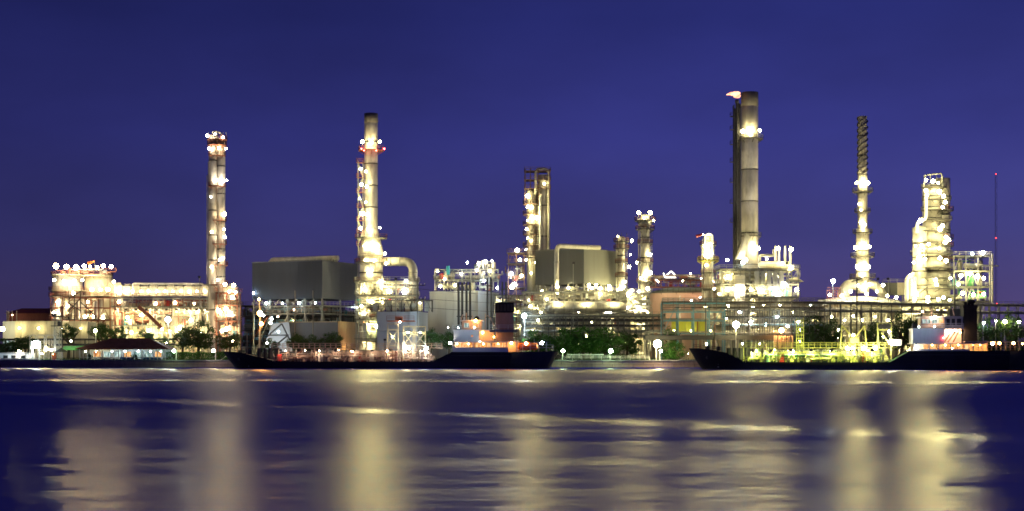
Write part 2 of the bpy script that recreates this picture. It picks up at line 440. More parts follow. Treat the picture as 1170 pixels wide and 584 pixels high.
# ------------------------------------------------------------------ river, ground, quay
def water():
    m = bpy.data.materials.new('river water'); m.use_nodes = True
    nt = m.node_tree; N = nt.nodes.new; L = nt.links.new; b = nt.nodes['Principled BSDF']
    g = N('ShaderNodeNewGeometry'); sep = N('ShaderNodeSeparateXYZ'); L(g.outputs['Position'], sep.inputs[0])
    def math_(op, a, c=None, d=None):
        n = N('ShaderNodeMath'); n.operation = op
        for i, v in enumerate((a, c, d)):
            if v is None: continue
            if isinstance(v, (int, float)): n.inputs[i].default_value = v
            else: L(v, n.inputs[i])
        return n.outputs[0]
    def nz(sx, sy, det=4, rough=.5, off=0):
        mp = N('ShaderNodeMapping'); mp.inputs['Scale'].default_value = (sx, sy, 1); mp.inputs['Location'].default_value = (off, off*.7, 0)
        L(g.outputs['Position'], mp.inputs[0]); n = N('ShaderNodeTexNoise'); n.inputs['Scale'].default_value = 1
        n.inputs['Detail'].default_value = det; n.inputs['Roughness'].default_value = rough; L(mp.outputs[0], n.inputs['Vector']); return n.outputs[0]
    big = nz(.012, .05, 3, .5, 3.1)
    mid = nz(.03, .28, 4, .55, 9.2)
    fine = nz(.5, 2.6, 4, .6, 1.7)
    # smooth wakes left by a passing boat: two long curved slicks
    wob = math_('MULTIPLY', math_('SUBTRACT', nz(.012, .006, 0, .5, 5), .5), 8)
    d1 = math_('ABSOLUTE', math_('SUBTRACT', math_('ADD', math_('ADD', sep.outputs['Y'], math_('MULTIPLY', sep.outputs['X'], 1.02)), wob), 87))
    s1 = math_('SUBTRACT', 1, math_('SMOOTH_MIN', math_('DIVIDE', d1, 5.5), 1, .3))
    d2 = math_('ABSOLUTE', math_('SUBTRACT', math_('ADD', sep.outputs['Y'], math_('ADD', math_('MULTIPLY', sep.outputs['X'], .10), math_('MULTIPLY', wob, 1.5))), 196))
    s2 = math_('SUBTRACT', 1, math_('SMOOTH_MIN', math_('DIVIDE', d2, 13), 1, .3))
    br = N('ShaderNodeMapRange'); br.inputs[1].default_value = .3; br.inputs[2].default_value = .6; br.inputs[3].default_value = .3; br.inputs[4].default_value = .8; L(nz(.035, .02, 2, .5, 21), br.inputs[0])
    s1 = math_('MULTIPLY', s1, br.outputs[0])
    sl = math_('MAXIMUM', math_('MAXIMUM', s1, math_('MULTIPLY', s2, .8)), 0)
    base = N('ShaderNodeMapRange'); base.inputs[1].default_value = .3; base.inputs[2].default_value = .7
    base.inputs[3].default_value = .17; base.inputs[4].default_value = .23; L(mid, base.inputs[0])
    far = N('ShaderNodeMapRange'); far.inputs[1].default_value = 45; far.inputs[2].default_value = 150; far.inputs[3].default_value = -.03; far.inputs[4].default_value = .03; L(sep.outputs['Y'], far.inputs[0])
    lee = N('ShaderNodeMapRange'); lee.inputs[1].default_value = 300; lee.inputs[2].default_value = 350; lee.inputs[3].default_value = 0; lee.inputs[4].default_value = -.08; L(sep.outputs['Y'], lee.inputs[0])
    far2 = math_('ADD', far.outputs[0], lee.outputs[0])
    base2 = math_('ADD', math_('ADD', base.outputs[0], far2), math_('MULTIPLY', math_('SUBTRACT', big, .5), .16))
    ro = math_('SUBTRACT', base2, math_('MULTIPLY', sl, .06))
    ro = math_('MAXIMUM', ro, .07)
    fine2 = nz(1.1, 8.0, 3, .6, 77)
    # long low ripples: their slopes lean towards and away from the bank
    sy = math_('MULTIPLY', math_('SUBTRACT', fine, .5), math_('SUBTRACT', .13, math_('MULTIPLY', sl, .13)))
    sy = math_('ADD', sy, math_('MULTIPLY', math_('SUBTRACT', mid, .5), math_('SUBTRACT', .07, math_('MULTIPLY', sl, .07))))
    sy = math_('ADD', sy, math_('MULTIPLY', math_('SUBTRACT', fine2, .5), .05))
    # at grazing angles the faces of the ripples that look back at the near bank are the ones seen
    bi = N('ShaderNodeMapRange'); bi.inputs[1].default_value = 40; bi.inputs[2].default_value = 110; bi.inputs[3].default_value = .008; bi.inputs[4].default_value = .092; L(sep.outputs['Y'], bi.inputs[0])
    calm = N('ShaderNodeMapRange'); calm.inputs[1].default_value = 325; calm.inputs[2].default_value = 352; calm.inputs[3].default_value = 1; calm.inputs[4].default_value = .0; L(sep.outputs['Y'], calm.inputs[0])
    ti = math_('MULTIPLY', math_('MULTIPLY', bi.outputs[0], calm.outputs[0]), math_('SUBTRACT', 1, math_('MULTIPLY', sl, .95)))
    sy = math_('SUBTRACT', sy, math_('MAXIMUM', ti, 0))
    cb = N('ShaderNodeCombineXYZ'); L(sy, cb.inputs[1]); cb.inputs[2].default_value = 1
    nn = N('ShaderNodeVectorMath'); nn.operation = 'NORMALIZE'; L(cb.outputs[0], nn.inputs[0])
    gl = N('ShaderNodeBsdfAnisotropic'); gl.distribution = 'GGX'; gl.inputs['Color'].default_value = (.205, .195, .185, 1)
    gl.inputs['Anisotropy'].default_value = .68; gl.inputs['Rotation'].default_value = 0
    tg = N('ShaderNodeCombineXYZ'); tg.inputs[1].default_value = 1; L(tg.outputs[0], gl.inputs['Tangent'])
    L(ro, gl.inputs['Roughness']); L(nn.outputs[0], gl.inputs['Normal'])
    df = N('ShaderNodeBsdfDiffuse'); df.inputs[0].default_value = (.010, .012, .34, 1)
    ad = N('ShaderNodeAddShader'); L(gl.outputs[0], ad.inputs[0]); L(df.outputs[0], ad.inputs[1])
    L(ad.outputs[0], nt.nodes['Material Output'].inputs[0]); nt.nodes.remove(b)
    return m
bm = bmesh.new()
vs = [bm.verts.new(v) for v in ((-6000, -300, 0), (6000, -300, 0), (6000, 12000, 0), (-6000, 12000, 0))]
bm.faces.new(vs); struct('river', to_mesh(bm, 'river', water()))

bm = bmesh.new()
vs = [bm.verts.new(v) for v in ((-6000, 373, GZ), (6000, 373, GZ), (6000, 12000, GZ), (-6000, 12000, GZ))]
bm.faces.new(vs); struct('ground', to_mesh(bm, 'ground', SOIL))
bm = bmesh.new(); bm_box(bm, -400, 400, 372.2, 374.5, -2, GZ-.1)
quay = struct('quay_wall', to_mesh(bm, 'quay_wall', MORTAR))
bm = bmesh.new(); bm_box(bm, -400, 400, 371.8, 375.2, GZ-.1, GZ+.22)
cop = struct('quay_coping', to_mesh(bm, 'quay_coping', CONC))
for i in range(150):     # large precast facing blocks of the quay, staggered
    for row in range(2):
        x = -400+i*5.4+row*2.7
        if abs(x) > 170: continue
        o = bpy.data.objects.new('facing_block', lib('box', BRICKC)); C.objects.link(o); o.parent = quay
        o.location = (x+2.7, 372.12+rnd.uniform(-.05, .03), .05+row*.86+.36); o.scale = (5.28, .3, .78)
        o['kind'] = 'structure'
bm = bmesh.new(); bm_box(bm, -500, 500, 388, 394, GZ+.002, GZ+.03)
struct('service_road', to_mesh(bm, 'service_road', ASPH))

# ------------------------------------------------------------------ stacks and columns
def red_beacon(t, c, P=90): t.lamp(c, 'red', P, .24)

# -- left column 247
t = T('distillation_column', 'tall lagged column at far left with red-railed bright landings', 'column', 248, 430)
S = 430/F
r = 7.6*S
courses(t, -.6*r, 0, r*.62, 0, t.p(0, 155).z, STACK, 9)
courses(t, .55*r, .6, r*.62, 0, t.p(0, 158).z, STACK, 8)
t.cyl('riser_pipe', (-r*1.25, 0, 0), (-r*1.25, 0, t.p(0, 185).z), .22, STEEL)
t.cyl('riser_pipe', (-r*1.5, 0, 0), (-r*1.5, 0, t.p(0, 200).z), .14, STEEL)
for py, r1 in ((178, 1.25), (166, 1.45), (213, 1.3), (252, 1.1), (279, 1.1), (303, 1.3), (325, 1.3)):
    full = py in (178, 166, 213)
    a0, a1 = (0, 2*PI) if full else (-PI*.75, PI*.3)
    t.ring(0 if full else r*.3, 0, t.p(0, py).z, r*.5, r*r1, RUST, RUST, a0, a1)
t.ring(0, 0, t.p(0, 160).z, r*.4, r*1.5, RUST, RUST)
for dx in (-1.2, -.5, .1, .8, 1.3):
    t.bar('mast', (dx*r, 0, t.p(0, 160).z), (dx*r*1.05, 0, t.p(0, 151).z), .16, STEEL)
t.tube('overhead_pipe', [(-r*.6, 0, t.p(0, 158).z), (-r*.6, 0, t.p(0, 150).z), (r*.6, 0, t.p(0, 152).z), (r*.6, 0, t.p(0, 160).z)], .3, LAG, 8, .6)
for px, py, P in ((237, 155, 900), (246, 153, 600), (255, 157, 600), (239, 170, 1000), (250, 169, 1100), (258, 170, 600), (247, 206, 1200), (255, 207, 900), (259, 206, 500),
                  (256, 245, 1000), (257, 271, 800), (254, 295, 1200), (251, 297, 700), (249, 320, 700), (256, 262, 400), (241, 225, 300), (242, 265, 300), (242, 305, 500)):
    t.lamp(t.p(px, py, -r*1.25), 'white' if px % 2 else 'warm', P*.8, .42 if P > 800 else .34)
t.ladder(r*1.1, -1.2, t.p(0, 385).z, t.p(0, 215).z)

# -- stack 424
t = T('chimney_stack', 'pale riveted stack with red beacons and stacked landings on its left', 'chimney', 424, 425)
S = 425/F; r = 7.6*S
ztop = t.p(0, 130).z
courses(t, 0, 0, r, t.p(0, 262).z, ztop-2, STACK, 5, name='flue_course')
t.cyl('sooty_tip', (0, 0, ztop-2.9), (0, 0, ztop), r+.06, mat('soot stained lagging', (.16, .14, .11), .6, .2), 24)
t.add('flare_cone', lib('cone', STACK), Matrix.Translation((0, 0, t.p(0, 292).z)) @ Matrix.Diagonal((r*2, r*2, t.p(0, 262).z-t.p(0, 292).z, 1)))
courses(t, 0, 0, r*1.75, 0, t.p(0, 292).z, LAG, 6)
t.ring(0, 0, t.p(0, 172).z, r, r*1.9, RUST, RUST)
for px, py, rr in ((412, 300, 2.5), (412, 272, 2.4), (412, 322, 2.6)):
    t.ring(0, 0, t.p(0, py).z, r*.9, r*rr, GRATE, RUST)
sx = -r*1.55
for dx, dy in ((-.75, -1), (.75, -1), (-.75, 1), (.75, 1)):
    t.bar('tower_leg', (sx+dx, dy, 0), (sx+dx, dy, t.p(0, 184).z), .16, STEEL)
for i, py in enumerate((186, 203, 220, 237, 252, 266, 280, 300)):
    z = t.p(0, py).z
    o = t.box('stair_landing', sx-1.2, sx+1.0, -1.4, 1.2, z-.1, z, RUST)
    t.rail([(sx+1, -1.4, z), (sx-1.2, -1.4, z), (sx-1.2, 1.2, z)], RUST, parent=o)
    if i: t.bar('stair_flight', (sx+(.8 if i % 2 else -.8), -1.1, z+.2), (sx-(.8 if i % 2 else -.8), -1.1, zl-.1), .3, STEEL, .5)
    zl = z
for px, py, P, c in ((414, 162, 900, 'yel'), (424, 163, 1600, 'yel'), (434, 162, 900, 'yel'), (412, 193, 900, 'yel'), (418, 196, 500, 'yel'), (413, 211, 900, 'yel'), (419, 213, 800, 'yel'),
                  (411, 227, 500, 'yel'), (418, 231, 600, 'yel'), (414, 244, 1000, 'yel'), (420, 245, 900, 'yel'), (412, 261, 1000, 'yel'), (421, 262, 1200, 'yel'), (434, 260, 800, 'yel'),
                  (417, 281, 1300, 'yel'), (425, 282, 1500, 'yel'), (431, 281, 1200, 'yel'), (440, 290, 800, 'yel'), (418, 297, 1300, 'yel'), (428, 298, 1300, 'yel'), (441, 301, 900, 'yel'), (422, 312, 900, 'yel')):
    t.lamp(t.p(px, py, -r*2.1), c, P*.85, .42 if P > 800 else .34)
for px, py in ((413, 170), (439, 170), (430, 172), (416, 172)): red_beacon(t, t.p(px, py, -r*2))
t.tube('elbow_duct', [t.p(436, 299, 0), t.p(472, 299, 0), t.p(472, 352, 0)], 5.0*S, LAG, 18, 3.0)
for py in (312, 328, 344): t.cyl('duct_flange', t.p(472, py, 0), t.p(472, py-1, 0), 5.4*S, STEEL, 18)
for px in (446, 456): t.cyl('duct_flange', t.p(px, 299, 0), t.p(px+1, 299, 0), 5.4*S, STEEL, 18)

# -- column 612
RUSTD = mat('brown weathered steel', (.17, .10, .07), .65, dirt=.5)
t = T('distillation_column', 'tall dark-topped column with arched overhead pipe beside olive box', 'column', 614, 454)
S = 454/F
courses(t, *t.p(621, 0).xy, 6.5*S, 0, t.p(0, 200).z, STACK, 6)
courses(t, *t.p(607, 0).xy, 5.2*S, 0, t.p(0, 218).z, LAG, 5)
t.tube('overhead_pipe', [t.p(612, 222, -2), t.p(612, 193, -2), t.p(627, 193, -2), t.p(627, 330, -2)], .42, LAG, 10, 1.6)
t.cyl('downcomer', Vector((t.p(613.5, 0, 1).x, 1, 0)), t.p(613.5, 212, 1), .7, STACK); t.cyl('riser_pipe', t.p(617, 225, -2.2), t.p(617, 335, -2.2), .34, WHITE)
x0 = t.p(599, 0).x; x1 = t.p(629, 0).x
for px in (600, 606, 615, 628):
    t.bar('post', t.p(px, 235, 2.5), t.p(px, 193, 2.5), .3, RUSTD); t.bar('post', t.p(px, 235, -2.3), t.p(px, 194, -2.3), .26, RUSTD)
for py in (196, 206, 216): 
    z = t.p(0, py).z; o = t.box('deck_plate', x0, x1, -2.5, 2.7, z-.15, z, RUSTD); t.rail([(x0, 2.7, z), (x0, -2.5, z), (x1, -2.5, z), (x1, 2.7, z)], RUSTD, parent=o)
for py in (233, 245, 257, 268, 281, 292): t.ring(t.p(608, 0).x, 0, t.p(0, py).z, 4*S, 10.5*S, RUSTD, RUSTD, PI*.6, PI*1.85)
for px, py, P in ((622, 210, 300), (603, 224, 900), (603, 236, 700), (608, 237, 600), (608, 249, 1200), (613, 249, 900), (603, 252, 500), (602, 262, 700), (607, 275, 700),
                  (601, 285, 600), (603, 272, 400), (612, 300, 400), (607, 312, 400), (601, 297, 500)):
    t.lamp(t.p(px, py, -3.4), 'yel', P*.8, .4 if P > 800 else .32)

t = T('scaffold_tower', 'small red and white stair tower left of the dark-topped column', 'tower', 590, 436)
S = 436/F
frame(t, t.p(581, 0).x, t.p(599, 0).x, 0, 5, [t.p(0, y).z for y in (345, 330, 315, 302, 290)], 2, 1, RUSTD, .24, brace=.8, seed=3)
clutter(t, t.p(582, 0).x, t.p(598, 0).x, 1, 4, t.p(0, 320).z, t.p(0, 304).z, 9, 3, [WHITE, TEAL, RUSTD, CREAM])
for px, py, c, P in ((591, 286, 'warm', 900), (594, 297, 'yel', 600), (584, 313, 'cool', 700), (588, 325, 'white', 900), (585, 328, 'white', 500), (596, 315, 'yel', 500)): t.lamp(t.p(px, py, -1), c, P, .4)

# -- 711 and 736
def slim_column(px, D, py0, py1, hw, label, plats, lamps, m=STACK, double=False):
    t = T('process_column', label, 'column', px, D); S = D/F; r = hw*S
    courses(t, 0, 0, r, 0, t.p(0, py0+6).z, m, 7)
    t.ball('column_head', (0, 0, t.p(0, py0+6).z), r, r, r*.5, m)
    for py, k in plats: t.ring(0, 0, t.p(0, py).z, r*.9, r*k, GRATE, RUST)
    t.ladder(r*1.25, -.3, 0, t.p(0, py0+10).z); t.cyl('riser_pipe', (-r*1.3, .2, 0), (-r*1.3, .2, t.p(0, py0+8).z), .2, LAG)
    for a, b, P in lamps: t.lamp(t.p(a, b, -r*1.6), 'yel', P*.8, .42 if P > 800 else .34)
    return t
t = slim_column(710, 445, 266, 385, 4.2, 'shorter left column of the pair beside the olive box', ((284, 2.1), (276, 2.1), (300, 1.7), (316, 1.7)),
            ((722, 275, 900), (706, 270, 200), (720, 291, 500), (719, 305, 900), (728, 300, 800), (714, 322, 600), (709, 330, 900), (718, 338, 1300)))
for px in (706, 710, 716): t.bar('mast', t.p(px, 284, 0), t.p(px, 266, 0), .14, DARK)
t = slim_column(737, 440, 242, 385, 5.4, 'taller right column of the pair with flared lamp-lit crown', ((262, 2.0), (252, 2.2), (278, 1.6), (300, 1.7), (322, 1.8)),
            ((730, 243, 1000), (743, 243, 1000), (747, 252, 500), (736, 249, 300), (743, 291, 700), (737, 315, 1200), (743, 312, 900), (732, 318, 700), (730, 333, 900)))
for px in (729, 733, 737, 741, 745): t.bar('mast', t.p(px, 254, 0), t.p(px, 244, 0), .16, STEEL)
t.add('crown_cone', lib('cone', STEEL), Matrix.Translation((0, 0, t.p(0, 252).z)) @ Matrix.Rotation(PI, 4, 'X') @ Matrix.Diagonal((2.6, 2.6, 2.6, 1)))
t = slim_column(809, 440, 266, 385, 5.0, 'squat column with red windsock left of the flare stack', ((280, 1.9), (297, 2.3), (312, 1.7), (330, 1.7)),
            ((806, 281, 1300), (811, 279, 900), (812, 290, 900), (806, 292, 700), (803, 268, 300), (810, 268, 500), (807, 303, 400)))
t.tube('overhead_pipe', [t.p(805, 290, -1), t.p(806, 268, -1), t.p(814, 268, -1), t.p(814, 380, -1)], .3, WHITE, 8, .8)
t.ring(0, 0, t.p(0, 297).z-.3, 1.3, 3.4, YEL, YEL)

def windsock(px, py, D, label, m):
    t = T('windsock', label, 'windsock', px, D, Zp(py, D)-2.5)
    t.cyl('pole', (0, 0, -.5), (0, 0, 2.6), .07, STEEL, 6)
    bm = bmesh.new(); bmesh.ops.create_cone(bm, cap_ends=True, segments=10, radius1=.5, radius2=.25, depth=2.2)
    t.add('sleeve', to_mesh(bm, 'sleeve', m), Matrix.Translation((-1.0, 0, 2.3)) @ Matrix.Rotation(PI/2-.35, 4, 'Y'))
windsock(803, 268, 437, 'red windsock on top of the squat column', REDP)
windsock(108, 299, 435, 'pale orange windsock above the far left furnace unit', BOATO)
windsock(1124, 333, 434, 'red windsock above the steel frame by the radio mast', REDP)

# -- stack 857 with flare
t = T('chimney_stack', 'widest smooth stack with one bright lamp landing, beside the flare', 'chimney', 856.5, 440)
S = 440/F; r = 9.6*S
courses(t, 0, 0, r, 0, t.p(0, 122).z, STACK, 8, name='flue_course')
t.cyl('sooty_tip', (0, 0, t.p(0, 122).z), (0, 0, t.p(0, 106).z), r+.05, MATS['soot stained lagging'], 24)
t.ring(0, 0, t.p(0, 159).z, r, r*1.6, GRATE, STEEL)
t.ring(0, 0, t.p(0, 270).z, r, r*1.35, GRATE, STEEL)
for px, py, P in ((849, 150, 900), (857, 148, 2200), (858, 154, 1200), (868, 149, 1100), (861, 283, 1500), (866, 284, 1000)): t.lamp(t.p(px, py, -r*1.5), 'yel', P*.85, .45)
t = T('flare_stack', 'dark slender lattice flare with a burning orange-white flame on top', 'flare', 842, 436)
S = 436/F
t.cyl('flare_pipe', (0, 0, 0), (0, 0, t.p(0, 116).z), .45, DARK, 12)
t.cyl('flare_tip', (0, 0, t.p(0, 118).z), (0, 0, t.p(0, 114).z), .6, DARK, 12)
for dx, dy in ((-1, -.9), (1, -.9), (-1, .9), (1, .9)): t.bar('leg', (dx, dy, 0), (dx, dy, t.p(0, 120).z), .24, DARK)
t.cyl('steam_line', (-.7, 0, 0), (-.7, 0, t.p(0, 124).z), .28, DARK, 8); t.cyl('pilot_line', (.75, .2, 0), (.75, .2, t.p(0, 118).z), .28, DARK, 8)
z = 4; zt = t.p(0, 122).z; i = 0
while z < zt-3.2:
    s_ = 1 if i % 2 else -1
    t.bar('lattice_bar', (-s_, -.9, z), (s_, -.9, z+3.2), .09, DARK); t.bar('lattice_bar', (-1, -.9, z), (1, -.9, z), .09, DARK)
    t.bar('lattice_bar', (-1, -.9, z), (-1, .9, z+3.2), .09, DARK); z += 3.2; i += 1
for py in (133, 148, 165, 185, 208, 232, 254): 
    z = t.p(0, py).z; o = t.box('rest_platform', -2.0, -.9, -1, 1, z-.1, z, DARK); t.rail([(-.9, -1, z), (-2, -1, z), (-2, 1, z)], DARK, parent=o)
bmf = bmesh.new(); bmesh.ops.create_icosphere(bmf, subdivisions=3, radius=1)
for v in bmf.verts:
    c = v.co; nn = noise.noise(c*1.8+Vector((3, 1, 0)))
    k = (c.x-.9)*-.5
    c.x = c.x*1.9-1.2+nn*1.1; c.z = c.z*(.95-.55*k)+.3*math.sin(k*4)+nn*.9+.25*k; c.y *= .7-.3*k
fm = bpy.data.materials.new('gas flame'); fm.use_nodes = True; nt = fm.node_tree; nt.nodes.clear()
e = nt.nodes.new('ShaderNodeEmission'); lw = nt.nodes.new('ShaderNodeLayerWeight'); rp = nt.nodes.new('ShaderNodeValToRGB')
rp.color_ramp.elements[0].color = (1, .72, .38, 1); rp.color_ramp.elements[1].color = (.9, .10, .06, 1); rp.color_ramp.elements[0].position = .30; rp.color_ramp.elements[1].position = .8
lw.inputs[0].default_value = .5; e.inputs[1].default_value = 2.8
o_ = nt.nodes.new('ShaderNodeOutputMaterial'); nz_ = nt.nodes.new('ShaderNodeTexNoise'); nz_.inputs['Scale'].default_value = .9; nz_.inputs['Detail'].default_value = 3; tco = nt.nodes.new('ShaderNodeTexCoord'); nt.links.new(tco.outputs['Object'], nz_.inputs['Vector']); ma_ = nt.nodes.new('ShaderNodeMath'); ma_.operation = 'MULTIPLY'; nt.links.new(nz_.outputs[0], ma_.inputs[0]); ma_.inputs[1].default_value = 1.1; nt.links.new(ma_.outputs[0], rp.inputs[0]); nt.links.new(rp.outputs[0], e.inputs[0]); nt.links.new(e.outputs[0], o_.inputs[0])
t.add('flame', to_mesh(bmf, 'flame', fm, True), Matrix.Translation((.3, 0, t.p(0, 110).z)) @ Matrix.Rotation(.25, 4, 'Y'))

# -- thin stack 985 with spiral strake
t = T('chimney_stack', 'thinnest stack with dark spiral strakes over five lamp landings', 'chimney', 985.5, 445)
S = 445/F; r = 4.9*S
courses(t, 0, 0, r, t.p(0, 200).z, t.p(0, 133).z, STACK, 3, name='flue_course')
courses(t, 0, 0, r*1.12, t.p(0, 262).z, t.p(0, 200).z, STACK, 3)
courses(t, 0, 0, r*1.5, t.p(0, 335).z, t.p(0, 262).z, STACK, 3)
for ph in (0, 2*PI/3, 4*PI/3):
    bm = bmesh.new(); prev = None; n = 100; za, zb = t.p(0, 200).z, t.p(0, 134).z
    for i in range(n+1):
        a = ph+2*PI*3.2*i/n; z = za+(zb-za)*i/n
        q = [bm.verts.new((rr*math.cos(a), rr*math.sin(a), z+dz)) for rr, dz in ((r*.98, -.09), (r*1.3, -.09), (r*1.3, .09), (r*.98, .09))]
        if prev:
            for j in range(4): bm.faces.new((prev[j], prev[(j+1) % 4], q[(j+1) % 4], q[j]))
        prev = q
    t.add('spiral_strake', to_mesh(bm, 'strake', DARK))
for py, k in ((219, 2.3), (242, 1.8), (266, 2.2), (293, 2.7), (317, 2.9)): t.ring(0, 0, t.p(0, py).z, r, r*k, GRATE, STEEL)
for px, py, P in ((979, 209, 900), (986, 208, 1600), (991, 209, 1000), (982, 233, 700), (984, 240, 500), (984, 254, 1000), (988, 257, 900), (986, 262, 700), (978, 283, 900), (986, 281, 1500), (993, 282, 900),
                  (980, 305, 1300), (987, 305, 1500), (992, 305, 1000), (985, 314, 900), (980, 326, 900), (993, 325, 1200), (988, 330, 900)):
    t.lamp(t.p(px, py, -r*2), 'yel', P*.85, .45 if P > 800 else .34)
t.tube('curved_duct', [t.p(964, 342, -1), t.p(964, 325, -1), t.p(986, 325, -1)], 6.5*S, LAG, 18, 3.5)
t.tube('curved_duct', [t.p(1010, 340, -1), t.p(1002, 326, -1), t.p(990, 324, -1)], 5*S, LAG, 16, 2.0)

# -- big stepped column complex 1036-1090
t = T('distillation_column', 'massive stepped column complex at right, tiered with lamp landings', 'column', 1063, 435)
S = 435/F
def tier(px, hw, pt, pb, dy=0, m=LAG, n=2): courses(t, *t.p(px, 0, dy).xy, hw*S, t.p(0, pb, dy).z, t.p(0, pt, dy).z, m, n)
tier(1065, 10.5, 212, 262, 2, LAG, 4); tier(1077, 8.5, 204, 390, 3, STACK, 9); tier(1064, 18, 262, 390, 3, LAG, 8); tier(1051, 8.0, 262, 390, -1, LAG, 8); tier(1042, 5.5, 318, 392, -3, LAG, 3)
t.ball('column_head', t.p(1051, 262, -1), 8*S, 8*S, 4*S, LAG)
t.ball('column_head', t.p(1042, 318, -3), 5.5*S, 5.5*S, 3*S, LAG)
t.tube('overhead_pipe', [t.p(1048, 266, -4), t.p(1048, 254, -4), t.p(1058, 250, -4), t.p(1058, 225, -4)], .5, WHITE, 10, 1.0)
t.tube('downcomer_pipe', [t.p(1036, 395, -4), t.p(1036, 318, -4), t.p(1044, 312, -4)], .6, LAG, 10, 1.0)
t.tube('top_frame_pipe', [t.p(1055, 214, -2), t.p(1058, 200, -2), t.p(1076, 198, -2), t.p(1077, 214, -2)], .22, STEEL, 8, .5)
for px in (1056, 1063, 1070, 1077): t.bar('mast', t.p(px, 214, 0), t.p(px, 200, 0), .2, STEEL)
for py, c, hw in ((214, 1067, 14), (228, 1070, 16), (251, 1070, 17), (264, 1064, 21), (290, 1064, 23), (306, 1066, 23), (330, 1064, 25), (277, 1064, 21), (318, 1065, 23), (240, 1068, 15)):
    t.ring(*t.p(c, 0, 1).xy, t.p(0, py).z, 6*S, hw*S, GRATE, STEEL, n=24)
for py in (240, 272, 281, 298): t.ring(*t.p(1078, 0, 1).xy, t.p(0, py).z, 3*S, 11*S, GRATE, RUST, -PI*.7, PI*.5)
t.bar('brace', t.p(1037, 345, -4.5), t.p(1060, 328, -4.5), .3, DARK)
for px, py, P in ((1058, 206, 900), (1066, 207, 1200), (1072, 209, 700), (1058, 218, 1200), (1059, 223, 900), (1073, 219, 1300), (1078, 224, 900), (1080, 231, 900), (1077, 237, 800),
                  (1052, 252, 900), (1077, 258, 1500), (1074, 262, 900), (1081, 271, 900), (1084, 274, 900), (1053, 281, 1500), (1061, 279, 1300), (1080, 277, 1500), (1073, 284, 700), (1046, 281, 500),
                  (1050, 295, 1200), (1057, 296, 1200), (1074, 295, 1500), (1081, 298, 900), (1044, 300, 700), (1069, 320, 1500), (1070, 325, 900), (1086, 318, 700), (1047, 336, 1500), (1040, 315, 900),
                  (1060, 340, 900), (1078, 340, 900), (1043, 325, 600)):
    t.lamp(t.p(px, py, -6.6), 'yel', P*1.05, .45 if P > 800 else .34)

t = T('steel_frame', 'open steel frame with green vessels between the big column and radio mast', 'steel frame', 1112, 432)
x0, x1 = t.p(1090, 0).x, t.p(1131, 0).x
frame(t, x0, x1, 0, 8, [t.p(0, y).z for y in (345, 328, 310, 293)], 3, 1, STEEL, .34, brace=.6, seed=11)
for a, b, k in ((345, 328, 8), (328, 310, 8), (310, 293, 7)): clutter(t, x0, x1, 1, 7, t.p(0, a).z+.4, t.p(0, b).z-.2, k, a, [LAG, GRN, CREAM, GRN, STEEL])
t.bar('jib', t.p(1120, 303, -1), t.p(1141, 304, -1), .35, STEEL); t.bar('post', t.p(1134, 346, -1), t.p(1134, 290, -1), .4, LAG)
for px, py, c, P in ((1123, 289, 'white', 1600), (1111, 290, 'cool', 500), (1098, 315, 'yel', 1500), (1108, 313, 'yel', 900), (1117, 316, 'yel', 1500), (1124, 318, 'yel', 1100), (1100, 335, 'yel', 900), (1112, 337, 'yel', 900), (1124, 336, 'yel', 900), (1095, 325, 'green', 500)):
    t.lamp(t.p(px, py, -1.2), c, P*.8, .42)

# -- radio mast
t = T('radio_mast', 'very thin lattice radio mast with red beacons at the far right', 'mast', 1138, 520)
z1 = t.p(0, 198).z
for dx, dy in ((-.35, 0), (.35, 0), (0, .5)): t.bar('leg', (dx, dy, 0), (dx, dy, z1), .06, DARK)
for i in range(int(z1/2)): t.bar('lattice_bar', (-.35 if i % 2 else .35, 0, i*2), (.35 if i % 2 else -.35, 0, i*2+2), .05, RUST if (i//6) % 2 else DARK)
for py in (199, 272): red_beacon(t, t.p(1138, py, -.6), 12)
t.lamp(t.p(1139, 347, -.6), 'red', 12, .2)

def added_flood(px, py, D, tx, ty, tD, P, label, col='yel', cone=26):  # floodlights added to brighten stacks and blocks, not part of the plant
    t = T('floodlight', label, 'floodlight', px, D, Zp(py, D), group='added floodlights brightening stacks, columns and blocks')
    q = Vector((X(tx, tD)-t.x, tD-D, Zp(ty, tD)-t.z)); R_ = q.to_track_quat('-Z', 'Y').to_matrix().to_4x4()
    t.cyl('stand', (0, 0, GZ-t.z), (0, 0, -.3), .1, STEEL, 8)
    o = t.add('housing', lib('box', DARK), R_ @ Matrix.Translation((0, 0, .25)) @ Matrix.Diagonal((.7, .5, .4, 1)))
    ld = bpy.data.lights.new('added_flood_beam', 'SPOT'); ld.energy = P; ld.color = COLS[col]; ld.spot_size = math.radians(cone); ld.spot_blend = .6; ld.shadow_soft_size = .3
    l = bpy.data.objects.new('added_flood_beam', ld); C.objects.link(l); l.parent = t.o; l.matrix_basis = R_ @ Matrix.Translation((0, 0, -.15))
added_flood(452, 318, 396, 424, 190, 425, 34000, 'added floodlight brightening the beacon-lit stack', 'white', 34)
added_flood(899, 300, 400, 857, 175, 440, 52000, 'added floodlight brightening the widest stack', 'white', 40)
added_flood(1003, 318, 405, 985, 180, 445, 30000, 'added floodlight brightening the thinnest stack', 'yel', 30)
added_flood(655, 300, 400, 617, 230, 454, 16000, 'added floodlight brightening the dark-topped column', 'yel', 26)
added_flood(1015, 318, 400, 1060, 250, 435, 26000, 'added floodlight brightening the stepped column', 'yel', 34)
added_flood(228, 316, 405, 248, 230, 430, 5000, 'added floodlight brightening the far left column', 'warm', 34)
added_flood(600, 385, 385, 545, 372, 436, 15000, 'added floodlight brightening the light grey block', 'cool', 50)
added_flood(490, 385, 385, 520, 368, 436, 14000, 'added brightening floodlight low on the left of light grey block', 'cool', 60)
